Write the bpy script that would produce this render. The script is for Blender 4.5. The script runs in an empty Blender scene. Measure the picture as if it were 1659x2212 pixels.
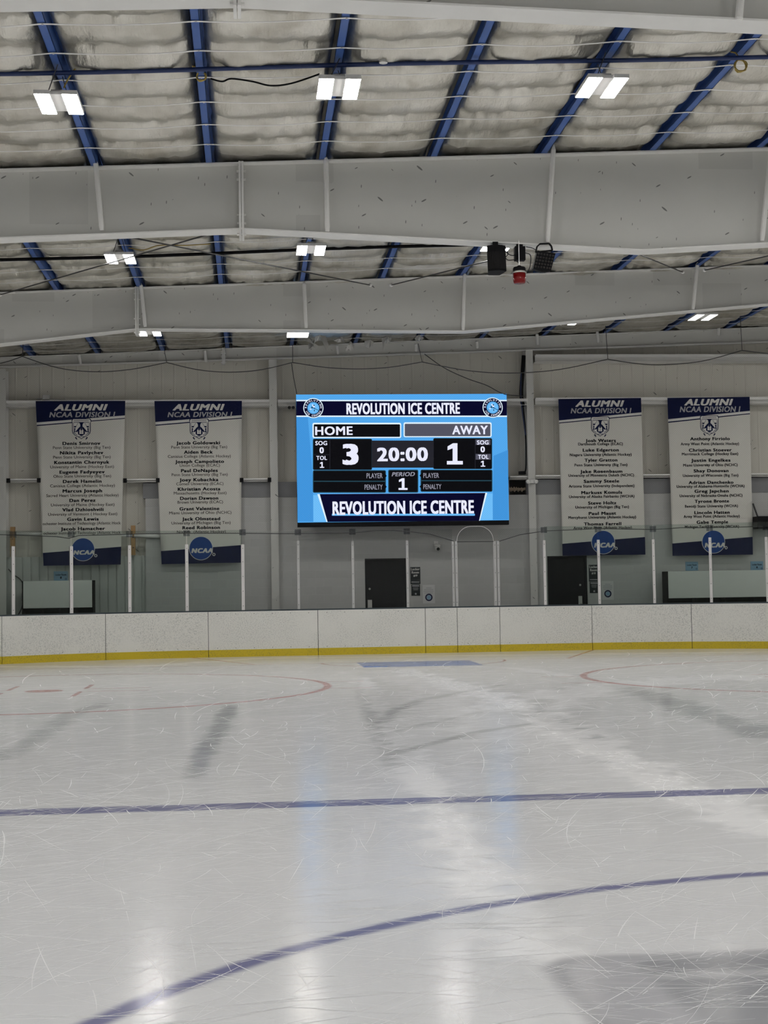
import bpy, bmesh, math, random
import numpy as np
from mathutils import Vector, Matrix
random.seed(7); RNG = np.random.default_rng(7)
SC = bpy.context.scene
COL = SC.collection
PI = math.pi

# ------------------------------------------------------------------ camera, world, exposure
FPX, CX, CY, EYE = 3190.0, 829.5, 1106.0, 1.57
YAW, PITCH, ROLL = .0905, .0515, .0157
LAMP_STRENGTH = 76.0
fw = np.array([math.sin(YAW) * math.cos(PITCH), math.cos(YAW) * math.cos(PITCH), math.sin(PITCH)])
rt0 = np.array([math.cos(YAW), -math.sin(YAW), 0.0]); up0 = np.cross(rt0, fw)
rt = math.cos(ROLL) * rt0 - math.sin(ROLL) * up0
up = math.sin(ROLL) * rt0 + math.cos(ROLL) * up0
cd = bpy.data.cameras.new('camera'); cam = bpy.data.objects.new('camera', cd); COL.objects.link(cam)
cd.sensor_fit = 'VERTICAL'; cd.sensor_height = 24.0; cd.lens = 24.0 * FPX / 2212.0
cd.clip_start = .05; cd.clip_end = 300
m = Matrix(((rt[0], up[0], -fw[0], 0), (rt[1], up[1], -fw[1], 0), (rt[2], up[2], -fw[2], EYE), (0, 0, 0, 1)))
cam.matrix_world = m
SC.camera = cam
w = bpy.data.worlds.new('world'); SC.world = w; w.use_nodes = True
w.node_tree.nodes['Background'].inputs[0].default_value = (.5, .52, .55, 1)
w.node_tree.nodes['Background'].inputs[1].default_value = .05
vs = SC.view_settings
SC.display_settings.display_device = 'sRGB'
vs.view_transform = 'Standard'; vs.look = 'None'; vs.exposure = 0.0; vs.gamma = 1.0; vs.use_curve_mapping = False
SC.cycles.transparent_max_bounces = 24
SC.cycles.max_bounces = 5; SC.cycles.diffuse_bounces = 3; SC.cycles.glossy_bounces = 2
SC.cycles.caustics_reflective = False; SC.cycles.caustics_refractive = False

# ------------------------------------------------------------------ geometry helpers
def ray(x, y): return fw + rt * ((x - CX) / FPX) - up * ((y - CY) / FPX)
def at(x, y, Y):                       # where the sight line through a photo point meets the plane at depth Y
    d = ray(x, y); t = Y / d[1]; return d[0] * t, EYE + d[2] * t
def at3(x, y, Y): a = at(x, y, Y); return Vector((a[0], Y, a[1]))
def gnd(x, y):
    d = ray(x, y); t = -EYE / d[2]; return d[0] * t, d[1] * t
def pxx(p):
    v = np.array(p, float) - np.array([0, 0, EYE]); return CX + FPX * (v @ rt) / (v @ fw)
def roof(X): return 7.705 + .039 * X

class MB:
    def __init__(s): s.v = []; s.f = []
    def add(s, vs_, fs):
        n = len(s.v); s.v += [tuple(p) for p in vs_]; s.f += [tuple(i + n for i in f) for f in fs]; return s
    def box(s, x0, x1, y0, y1, z0, z1):
        return s.add([(x0,y0,z0),(x1,y0,z0),(x1,y1,z0),(x0,y1,z0),(x0,y0,z1),(x1,y0,z1),(x1,y1,z1),(x0,y1,z1)],
                     [(0,3,2,1),(4,5,6,7),(0,1,5,4),(1,2,6,5),(2,3,7,6),(3,0,4,7)])
    def bar(s, p, q, w, h, up=(0,0,1)):
        p = Vector(p); q = Vector(q); d = (q - p).normalized(); a = d.cross(Vector(up))
        if a.length < 1e-4: a = d.cross(Vector((1,0,0)))
        a.normalize(); b = a.cross(d).normalized(); a = a * w / 2; b = b * h / 2
        return s.add([p-a-b, p+a-b, p+a+b, p-a+b, q-a-b, q+a-b, q+a+b, q-a+b],
                     [(0,1,2,3),(7,6,5,4),(0,4,5,1),(1,5,6,2),(2,6,7,3),(3,7,4,0)])
    def tube(s, pts, r, n=6, cap=True):
        pts = [Vector(p) for p in pts]; rings = []; N = len(pts)
        rr = r if isinstance(r, (list, tuple)) else [r] * N
        prev = None
        for i, p in enumerate(pts):
            d = (pts[min(i+1, N-1)] - pts[max(i-1, 0)]).normalized()
            ref = prev if prev is not None else (Vector((0,0,1)) if abs(d.z) < .9 else Vector((1,0,0)))
            a = (ref - d * ref.dot(d)).normalized(); b = d.cross(a); prev = a
            rings.append([p + (a * math.cos(2*PI*k/n) + b * math.sin(2*PI*k/n)) * rr[i] for k in range(n)])
        vv = [q for R in rings for q in R]; ff = []
        for i in range(N - 1):
            for k in range(n):
                ff.append((i*n+k, i*n+(k+1) % n, (i+1)*n+(k+1) % n, (i+1)*n+k))
        if cap: ff.append(tuple(range(n-1, -1, -1))); ff.append(tuple((N-1)*n+k for k in range(n)))
        return s.add(vv, ff)
    def prism(s, pts, y0, y1):          # (x, z) outline pushed through depth
        n = len(pts)
        vv = [(x, y0, z) for x, z in pts] + [(x, y1, z) for x, z in pts]
        return s.add(vv, [tuple(range(n)), tuple(range(2*n-1, n-1, -1))] + [(i, i+n, (i+1) % n + n, (i+1) % n) for i in range(n)])
    def lathe(s, c, prof, n=24, axis='z'):
        c = Vector(c); vv = []; ff = []
        for r, h in prof:
            for k in range(n):
                a = 2*PI*k/n
                vv.append(c + (Vector((r*math.cos(a), r*math.sin(a), h)) if axis == 'z' else Vector((r*math.cos(a), h, r*math.sin(a)))))
        for i in range(len(prof)-1):
            for k in range(n): ff.append((i*n+k, i*n+(k+1) % n, (i+1)*n+(k+1) % n, (i+1)*n+k))
        ff.append(tuple(range(n-1,-1,-1))); ff.append(tuple((len(prof)-1)*n+k for k in range(n)))
        return s.add(vv, ff)
    def build(s, name, mat, parent=None, smooth=False, bevel=0):
        me = bpy.data.meshes.new(name); me.from_pydata(s.v, [], s.f); me.update()
        bm = bmesh.new(); bm.from_mesh(me); bmesh.ops.recalc_face_normals(bm, faces=bm.faces); bm.to_mesh(me); bm.free()
        return link(name, me, mat, parent, smooth, bevel)
def link(name, me, mat, parent=None, smooth=False, bevel=0):
    o = bpy.data.objects.new(name, me); COL.objects.link(o)
    if mat: me.materials.append(mat)
    if smooth: me.polygons.foreach_set('use_smooth', [True] * len(me.polygons))
    if parent is not None:
        o.parent = parent
        o.matrix_parent_inverse = parent_mat(parent).inverted()
    if bevel:
        b = o.modifiers.new('bevel', 'BEVEL'); b.width = bevel; b.segments = 2; b.limit_method = 'ANGLE'
    return o
def inst(name, me, loc, mat, parent):
    o = bpy.data.objects.new(name, me); COL.objects.link(o); o.location = loc
    if not me.materials: me.materials.append(mat)
    o.parent = parent; o.matrix_parent_inverse = parent_mat(parent).inverted(); return o
def raw(mb, name):
    me = bpy.data.meshes.new(name); me.from_pydata(mb.v, [], mb.f); me.update(); return me
def parent_mat(p):
    mt = Matrix.LocRotScale(p.location, p.rotation_euler, p.scale)
    return parent_mat(p.parent) @ p.matrix_parent_inverse @ mt if p.parent else mt
def tag(o, label, cat, group=None, kind=None):
    o['label'] = label; o['category'] = cat
    if group: o['group'] = group
    if kind: o['kind'] = kind
    return o
def thing(name, label, cat, loc=(0,0,0), group=None, kind=None):
    o = bpy.data.objects.new(name, None); COL.objects.link(o); o.location = loc; o.empty_display_size = .1
    return tag(o, label, cat, group, kind)
ORD = ['zeroth','first','second','third','fourth','fifth','sixth','seventh','eighth','ninth','tenth','eleventh','twelfth','thirteenth','fourteenth']

# ------------------------------------------------------------------ materials
def lin(c):
    f = lambda v: v / 12.92 if v <= .04045 else ((v + .055) / 1.055) ** 2.4
    return tuple(f(v / 255.0) for v in c)
class NT:
    def __init__(s, name):
        s.m = bpy.data.materials.new(name); s.m.use_nodes = True; s.t = s.m.node_tree
        s.b = s.t.nodes['Principled BSDF']; s.out = s.t.nodes['Material Output']
    def n(s, typ, **kw):
        nd = s.t.nodes.new(typ)
        for k, v in kw.items(): setattr(nd, k, v)
        return nd
    def L(s, a, b): s.t.links.new(a, b)
    def val(s, sock, v):
        if hasattr(v, 'is_output'): s.L(v, sock)
        else: sock.default_value = v
    def math(s, op, a, b=0.0, c=None, clamp=False):
        nd = s.n('ShaderNodeMath', operation=op); nd.use_clamp = clamp
        s.val(nd.inputs[0], a); s.val(nd.inputs[1], b)
        if c is not None: s.val(nd.inputs[2], c)
        return nd.outputs[0]
    def mix(s, f, a, b):
        nd = s.n('ShaderNodeMix', data_type='RGBA'); s.val(nd.inputs[0], f)
        for k, v in ((6, a), (7, b)):
            if hasattr(v, 'is_output'): s.L(v, nd.inputs[k])
            else: nd.inputs[k].default_value = (*v[:3], 1)
        return nd.outputs[2]
    def coord(s, scale=(1,1,1), rot=(0,0,0), which='Object'):
        tc = s.n('ShaderNodeTexCoord'); mp = s.n('ShaderNodeMapping')
        mp.inputs['Scale'].default_value = scale; mp.inputs['Rotation'].default_value = rot
        s.L(tc.outputs[which], mp.inputs['Vector']); return mp.outputs['Vector']
    def noise(s, vec, scale, detail=4, rough=.55):
        detail = min(detail, 3)
        nd = s.n('ShaderNodeTexNoise'); nd.inputs['Scale'].default_value = scale
        nd.inputs['Detail'].default_value = detail; nd.inputs['Roughness'].default_value = rough
        s.L(vec, nd.inputs['Vector']); return nd.outputs['Fac']
    def ramp(s, fac, stops):
        nd = s.n('ShaderNodeValToRGB'); e = nd.color_ramp.elements
        while len(e) < len(stops): e.new(.5)
        for k, (p, c) in enumerate(stops):
            e[k].position = p; e[k].color = (*c[:3], 1) if isinstance(c, (tuple, list)) else (c, c, c, 1)
        s.L(fac, nd.inputs[0]); return nd.outputs[0]
    def smooth(s, v, a, b):
        nd = s.n('ShaderNodeMapRange', interpolation_type='SMOOTHSTEP'); s.val(nd.inputs[0], v)
        nd.inputs[1].default_value = a; nd.inputs[2].default_value = b; return nd.outputs[0]
    def bump(s, h, strength, dist=.02):
        nd = s.n('ShaderNodeBump'); nd.inputs['Strength'].default_value = strength; nd.inputs['Distance'].default_value = dist
        s.L(h, nd.inputs['Height']); s.L(nd.outputs[0], s.b.inputs['Normal'])
def plain(name, col, rough=.5, metal=0., spec=.5, var=.06, vs=3.0):
    t = NT(name); v = t.coord()
    nz = t.noise(v, vs, 3)
    a = tuple(c * (1 - var) for c in col); b = tuple(min(1, c * (1 + var)) for c in col)
    t.L(t.mix(nz, a, b), t.b.inputs['Base Color'])
    t.b.inputs['Roughness'].default_value = rough; t.b.inputs['Metallic'].default_value = metal
    t.b.inputs['Specular IOR Level'].default_value = spec
    return t.m
def emit(name, rgb, strength=1.0):
    t = NT(name); e = t.n('ShaderNodeEmission'); e.inputs[0].default_value = (*lin(rgb), 1); e.inputs[1].default_value = strength
    t.L(e.outputs[0], t.out.inputs['Surface']); return t.m
def scuffed(name, col, dark, cell, thr, stretch, rough=.5, patches=0.0, spec=.35):
    """painted surface with small puck marks scattered on it and faint touched-up patches"""
    t = NT(name); tc = t.n('ShaderNodeTexCoord'); sep = t.n('ShaderNodeSeparateXYZ'); t.L(tc.outputs['Object'], sep.inputs[0])
    base = t.mix(t.noise(t.coord(), .8, 5), tuple(c * .93 for c in col), tuple(c * 1.05 for c in col))
    if patches:
        br = t.n('ShaderNodeTexVoronoi', feature='F1', distance='CHEBYCHEV'); br.inputs['Scale'].default_value = .8
        t.L(t.coord((1, 0, 1)), br.inputs['Vector'])
        sp = t.n('ShaderNodeSeparateColor'); t.L(br.outputs['Color'], sp.inputs[0])
        k = t.math('MULTIPLY', t.math('GREATER_THAN', sp.outputs[0], .6), t.math('LESS_THAN', br.outputs['Distance'], .33))
        base = t.mix(t.math('MULTIPLY', k, patches), base, tuple(c * .8 for c in col))
    fac = None
    for ang, cl, th in ((.5, cell, thr), (-.7, cell * .7, thr * .9), (1.5, cell * 1.35, thr * .8)):
        vo = t.n('ShaderNodeTexVoronoi', feature='F1'); vo.inputs['Scale'].default_value = 1.0
        m2 = t.n('ShaderNodeMapping'); m2.inputs['Scale'].default_value = (cl, 0, cl * stretch); t.L(t.coord((1, 1, 1), (0, ang, 0)), m2.inputs['Vector'])
        t.L(m2.outputs['Vector'], vo.inputs['Vector'])
        sp = t.n('ShaderNodeSeparateColor'); t.L(vo.outputs['Color'], sp.inputs[0])
        r = t.math('MULTIPLY', t.math('POWER', sp.outputs[1], 2.5), th)
        k = t.math('LESS_THAN', vo.outputs['Distance'], r)
        fac = k if fac is None else t.math('MAXIMUM', fac, k)
    out = t.mix(t.math('MULTIPLY', fac, .75), base, dark)
    t.L(out, t.b.inputs['Base Color']); t.b.inputs['Roughness'].default_value = rough
    t.b.inputs['Specular IOR Level'].default_value = spec
    return t.m
M = {}
M['beam'] = scuffed('white painted steel', (.645, .64, .605), (.06, .06, .06), 2.5, .105, 4.0, .45, .45)
M['paint'] = plain('cream painted steel', (.82, .81, .78), .45)
M['strap'] = plain('white strap', (.86, .85, .82), .4)
M['blue'] = plain('blue painted purlin', (.055, .13, .40), .45)
M['darkblue'] = plain('dark blue pipe', (.012, .03, .12), .4)
M['black'] = plain('black plastic', (.006, .006, .007), .55, spec=.10)
M['blackpaint'] = scuffed('black door paint', (.007, .007, .009), (.045, .045, .05), 1.2, .08, 6.0, .5, spec=.12)
M['darksteel'] = plain('dark steel cable', (.05, .05, .05), .5)
M['yellowcable'] = plain('yellow cable', (.42, .30, .07), .5)
M['wood'] = plain('yellow timber', (.42, .25, .10), .6, var=.2, vs=14)
M['siding'] = scuffed('cream wall siding', (.68, .655, .585), (.12, .115, .10), 1.8, .085, 4.5, .5)
M['greyband'] = plain('plain dark grey', (.22, .22, .23), .5)
M['recess'] = plain('cream recessed panel', (.60, .57, .50), .6)
M['corr'] = plain('corrugated grey siding', (.50, .52, .49), .45)
M['alu'] = plain('aluminium post', (.72, .70, .69), .4, .25)
M['greypost'] = plain('grey plastic post', (.50, .50, .49), .45)
M['cap'] = plain('dark board cap', (.03, .045, .055), .4)
M['hdpe'] = None
M['panel'] = plain('white bench panel', (.74, .76, .72), .4)
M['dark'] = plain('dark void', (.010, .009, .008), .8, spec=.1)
M['chrome'] = plain('brushed steel', (.55, .54, .52), .3, .9)
M['plasticwhite'] = plain('white plastic', (.78, .77, .74), .4)
M['banner'] = None
M['navy'] = plain('navy vinyl', (.0045, .0085, .048), .6, spec=.08)
M['royal'] = plain('royal blue print', (.012, .060, .27), .6, spec=.15)
M['bwhite'] = plain('banner white print', (.74, .73, .70), .55)
M['bgrey'] = plain('banner grey print', (.40, .40, .42), .55)
M['ink'] = plain('black ink', (.010, .010, .014), .7, spec=.1)
M['serifink'] = plain('brown black ink', (.035, .03, .028), .7, spec=.1)
M['signblue'] = plain('light blue sign', (.23, .40, .55), .45)
M['signblack'] = plain('black sign board', (.010, .015, .018), .5, spec=.15)
M['signwhite'] = plain('white notice paper', (.66, .66, .65), .5)
M['lensred'] = None
M['rubber'] = plain('black rubber floor', (.05, .05, .05), .8)
M['foil'] = None

def mk_banner():
    t = NT('white banner vinyl')
    v = t.coord((1, 0, 1)); base = t.mix(t.noise(v, 1.2, 5), (.66, .645, .59), (.74, .725, .67))
    vo = t.n('ShaderNodeTexVoronoi'); vo.inputs['Scale'].default_value = 1; t.L(t.coord((3, 1, 9), (0, .6, 0)), vo.inputs['Vector'])
    sp = t.n('ShaderNodeSeparateColor'); t.L(vo.outputs['Color'], sp.inputs[0])
    k = t.math('LESS_THAN', vo.outputs['Distance'], t.math('MULTIPLY', t.math('POWER', sp.outputs[1], 4), .22))
    t.L(t.mix(t.math('MULTIPLY', k, .5), base, (.2, .19, .18)), t.b.inputs['Base Color']); t.b.inputs['Roughness'].default_value = .55
    t.b.inputs['Specular IOR Level'].default_value = .3
    return t.m
M['banner'] = mk_banner()
def mk_block():
    t = NT('painted concrete block')
    tc = t.n('ShaderNodeTexCoord'); sep = t.n('ShaderNodeSeparateXYZ'); t.L(tc.outputs['Object'], sep.inputs[0])
    cmb = t.n('ShaderNodeCombineXYZ'); t.L(sep.outputs[0], cmb.inputs[0]); t.L(sep.outputs[2], cmb.inputs[1])
    br = t.n('ShaderNodeTexBrick'); t.L(cmb.outputs[0], br.inputs['Vector'])
    for k, v in (('Scale', 1.0), ('Mortar Size', .006), ('Mortar Smooth', .3), ('Brick Width', .41), ('Row Height', .205)): br.inputs[k].default_value = v
    br.inputs['Color1'].default_value = (.53, .53, .515, 1); br.inputs['Color2'].default_value = (.505, .505, .49, 1); br.inputs['Mortar'].default_value = (.555, .555, .54, 1)
    vo = t.n('ShaderNodeTexVoronoi'); vo.inputs['Scale'].default_value = 1; t.L(t.coord((5, 1, 9), (0, .5, 0)), vo.inputs['Vector'])
    sp = t.n('ShaderNodeSeparateColor'); t.L(vo.outputs['Color'], sp.inputs[0])
    k = t.math('LESS_THAN', vo.outputs['Distance'], t.math('MULTIPLY', t.math('POWER', sp.outputs[1], 4), .3))
    t.L(t.mix(t.math('MULTIPLY', k, .6), br.outputs['Color'], (.12, .12, .12)), t.b.inputs['Base Color'])
    t.b.inputs['Roughness'].default_value = .6; t.b.inputs['Specular IOR Level'].default_value = .25
    t.bump(br.outputs['Fac'], .35, -.006)
    return t.m
M['block'] = mk_block()
def mk_hdpe(name, col, dcol, amt):
    t = NT(name); v = t.coord()
    n1 = t.noise(v, 40, 3, .6); n2 = t.noise(v, 1.1, 3); n3 = t.noise(v, 55, 2)
    k = t.math('MULTIPLY', t.smooth(n1, .47, .64), t.smooth(n2, .25, .6))
    k2 = t.smooth(n3, .66, .72)
    k = t.math('MULTIPLY', t.math('MAXIMUM', k, k2), amt)
    t.L(t.mix(k, col, dcol), t.b.inputs['Base Color']); t.b.inputs['Roughness'].default_value = .4
    t.b.inputs['Specular IOR Level'].default_value = .35
    return t.m
M['hdpe'] = mk_hdpe('white dasher plastic', (.80, .79, .74), (.36, .37, .35), .5)
M['yellow'] = mk_hdpe('yellow kickplate plastic', (.62, .47, .022), (.32, .25, .04), .6)
def mk_foil():
    t = NT('foil faced insulation'); v = t.coord()
    n1 = t.noise(v, 1.3, 6, .6); n2 = t.noise(t.coord((9, 2.2, 5)), 1.0, 5, .6); n3 = t.noise(v, 26, 3)
    c = t.mix(t.smooth(n1, .35, .7), (.58, .555, .485), (.77, .745, .675))
    stain = t.math('MULTIPLY', t.smooth(t.noise(t.coord((1.2, 1.2, 1)), .9, 6, .65), .50, .72), .55)
    c = t.mix(stain, c, (.31, .275, .20))
    t.L(c, t.b.inputs['Base Color'])
    t.b.inputs['Metallic'].default_value = .82; t.b.inputs['Roughness'].default_value = .32
    h = t.math('ADD', n2, t.math('MULTIPLY', n3, .25)); t.bump(h, .6, .035)
    return t.m
M['foil'] = mk_foil()
def mk_glass(name, tint, refl=.06):
    t = NT(name); t.t.nodes.remove(t.b)
    tr = t.n('ShaderNodeBsdfTransparent'); tr.inputs[0].default_value = (*tint, 1)
    gl = t.n('ShaderNodeBsdfGlossy'); gl.inputs['Roughness'].default_value = .03; gl.inputs[0].default_value = (.9, .95, .93, 1)
    fr = t.n('ShaderNodeFresnel'); fr.inputs[0].default_value = 1.45
    mx = t.n('ShaderNodeMixShader'); t.L(t.math('MULTIPLY', fr.outputs[0], .35), mx.inputs[0]); t.L(tr.outputs[0], mx.inputs[1]); t.L(gl.outputs[0], mx.inputs[2])
    t.L(mx.outputs[0], t.out.inputs['Surface']); return t.m
M['glass'] = mk_glass('green tinted glass', (.84, .875, .86))
M['acrylic'] = mk_glass('clear acrylic sheet', (.93, .935, .935))
M['bracket'] = mk_glass('clear plastic clip', (.66, .67, .70))
def mk_red():
    t = NT('red beacon lens'); t.L(t.mix(t.noise(t.coord((1,1,12)), 3), (.15, .002, .003), (.22, .005, .006)), t.b.inputs['Base Color'])
    t.b.inputs['Roughness'].default_value = .25; t.b.inputs['Specular IOR Level'].default_value = .25; t.b.inputs['Coat Weight'].default_value = .15
    return t.m
M['lensred'] = mk_red()
def mk_net():
    t = NT('thin netting'); t.t.nodes.remove(t.b)
    tc = t.n('ShaderNodeTexCoord'); sep = t.n('ShaderNodeSeparateXYZ'); t.L(tc.outputs['Object'], sep.inputs[0])
    c = .055
    ks = []
    for sg in (1, -1):
        q = t.math('ADD', sep.outputs[0], t.math('MULTIPLY', sep.outputs[2], sg * 1.0))
        fr = t.math('FRACT', t.math('DIVIDE', q, c))
        ks.append(t.math('LESS_THAN', fr, .13))
    k = t.math('MULTIPLY', t.math('MAXIMUM', ks[0], ks[1]), .13)
    tr = t.n('ShaderNodeBsdfTransparent'); df = t.n('ShaderNodeBsdfDiffuse'); df.inputs[0].default_value = (.13, .13, .13, 1)
    mx = t.n('ShaderNodeMixShader'); t.L(k, mx.inputs[0]); t.L(tr.outputs[0], mx.inputs[1]); t.L(df.outputs[0], mx.inputs[2])
    t.L(mx.outputs[0], t.out.inputs['Surface']); return t.m
M['net'] = mk_net()
M['lamp'] = None

# ------------------------------------------------------------------ lettering
_tc = {}
def glyphs(s, bold=0.0, shear=0.0, space=1.0):
    key = (s, bold, shear, space)
    if key in _tc: return _tc[key]
    if bold > 0:
        v0, f0 = glyphs(s, 0.0, shear, space + bold * 2.6); n = len(v0); v = []; f = []
        for i, (dx, dz) in enumerate(((-1,-.5),(1,-.5),(1,.5),(-1,.5),(0,0),(-.5,0),(.5,0))):
            v.append(v0 + np.array([dx * bold, dz * bold, i * .0004])); f += [tuple(q + i * n for q in fc) for fc in f0]
        _tc[key] = (np.concatenate(v), f); return _tc[key]
    cu = bpy.data.curves.new('t', 'FONT'); cu.body = s; cu.size = 1; cu.shear = shear; cu.space_character = space
    cu.resolution_u = 3; cu.fill_mode = 'FRONT'
    ob = bpy.data.objects.new('t', cu); COL.objects.link(ob)
    dg = bpy.context.evaluated_depsgraph_get(); me = bpy.data.meshes.new_from_object(ob.evaluated_get(dg))
    v = np.array([tuple(q.co) for q in me.vertices]) if len(me.vertices) else np.zeros((0, 3)); f = [tuple(p.vertices) for p in me.polygons]
    bpy.data.objects.remove(ob); bpy.data.curves.remove(cu); bpy.data.meshes.remove(me)
    _tc[key] = (v, f); return v, f
CAPH = {}
def caph(bold):
    if bold not in CAPH: v, f = glyphs('H', bold); CAPH[bold] = (v[:, 1].min(), v[:, 1].max())
    return CAPH[bold]
def text(mb, s, x0, x1, ytop, ybase, Y, bold=0.02, shear=0.0, space=1.0, slope=0.0):
    """lettering on the plane at depth Y, capitals between the photo rows ytop and ybase, from column x0 to x1"""
    v, f = glyphs(s, bold, shear, space)
    if not len(v): return
    xm = (x0 + x1) / 2
    X0, _ = at(x0, ybase, Y); X1, _ = at(x1, ybase, Y); _, Z0 = at(xm, ybase, Y); _, Z1 = at(xm, ytop, Y)
    h0, h1 = caph(bold); a, b = v[:, 0].min(), v[:, 0].max()
    sx = (X1 - X0) / (b - a); sz = (Z1 - Z0) / (h1 - h0)
    P = [(X0 + (q[0] - a) * sx, Y - q[2], Z0 + (q[1] - h0) * sz + slope * (q[0] - a) * sx) for q in v]
    mb.add(P, f)
def disc(mb, c, r, Y, n=40, r0=0.0, ry=None):
    if r0 <= 0: mb.add([(c[0] + r*math.cos(2*PI*k/n), Y, c[1] + r*math.sin(2*PI*k/n)) for k in range(n)], [tuple(range(n))])
    else:
        vv = []; ff = []
        for k in range(n):
            a = 2*PI*k/n; vv += [(c[0]+r*math.cos(a), Y, c[1]+r*math.sin(a)), (c[0]+r0*math.cos(a), Y, c[1]+r0*math.sin(a))]
        for k in range(n): ff.append((2*k, 2*((k+1) % n), 2*((k+1) % n)+1, 2*k+1))
        mb.add(vv, ff)
def pq(mb, pts, Y):                      # polygon on plane Y given by photo points
    mb.add([tuple(at3(x, y, Y)) for x, y in pts], [tuple(range(len(pts)))])
def ring_text(mb, s, c, r, h, Y, a0, a1, inward=False, bold=.03):
    n = len(s)
    for i, ch in enumerate(s):
        if ch == ' ': continue
        a = a0 + (a1 - a0) * i / (n - 1)
        v, f = glyphs(ch, bold); h0, h1 = caph(bold); mid = (v[:,0].min() + v[:,0].max()) / 2; k = h / (h1 - h0)
        P = []
        for q in v:
            x = (q[0] - mid) * k * 1.1; z = (q[1] - h0) * k - h / 2
            if not inward: rx, rz, tx, tz = math.cos(a), math.sin(a), math.sin(a), -math.cos(a)
            else: rx, rz, tx, tz = -math.cos(a), -math.sin(a), -math.sin(a), math.cos(a)
            P.append((c[0] + math.cos(a)*r + rx*z + tx*x, Y, c[1] + math.sin(a)*r + rz*z + tz*x))
        mb.add(P, f)

# ================================================================== THE SETTING
YW = 37.7                                   # inner face of the end wall siding
XL, XR, YB = -11.0, 18.6, -12.0
RC, RR, RS, YBO = 3.42, 8.5, 4.4, 35.25     # rink centre, corner radius, half straight, end boards

# ice
def poly_dist(P, line):
    d = np.full(P.shape[0], 1e9)
    for a, b in zip(line[:-1], line[1:]):
        a = np.array(a); b = np.array(b); ab = b - a
        t = np.clip(((P - a) @ ab) / (ab @ ab), 0, 1); d = np.minimum(d, np.hypot(*(P - (a + t[:, None] * ab)).T))
    return d
def vnoise(x, y, seed):
    r = np.random.default_rng(seed); T = r.random((256, 256))
    xi = np.floor(x).astype(int); yi = np.floor(y).astype(int); fx = x - xi; fy = y - yi
    fx = fx*fx*(3-2*fx); fy = fy*fy*(3-2*fy)
    g = lambda a, b: T[a % 256, b % 256]
    return (g(xi,yi)*(1-fx)+g(xi+1,yi)*fx)*(1-fy) + (g(xi,yi+1)*(1-fx)+g(xi+1,yi+1)*fx)*fy
def grid_mesh(name, xs, ys, zf):
    X, Y = np.meshgrid(xs, ys); Z = zf(X, Y); nx, ny = len(xs), len(ys)
    me = bpy.data.meshes.new(name); nv = nx * ny
    me.vertices.add(nv); me.vertices.foreach_set('co', np.stack([X, Y, Z], -1).astype(np.float32).ravel())
    i = np.arange(nx-1)[None, :] + np.arange(ny-1)[:, None] * nx
    q = np.stack([i, i+1, i+1+nx, i+nx], -1).reshape(-1, 4); nf = len(q)
    me.loops.add(nf*4); me.loops.foreach_set('vertex_index', q.astype(np.int32).ravel())
    me.polygons.add(nf); me.polygons.foreach_set('loop_start', np.arange(0, nf*4, 4, dtype=np.int32))
    me.update(calc_edges=True); me.validate()
    return me, X.ravel(), Y.ravel()
G = lambda L: [gnd(*p) for p in L]
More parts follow.
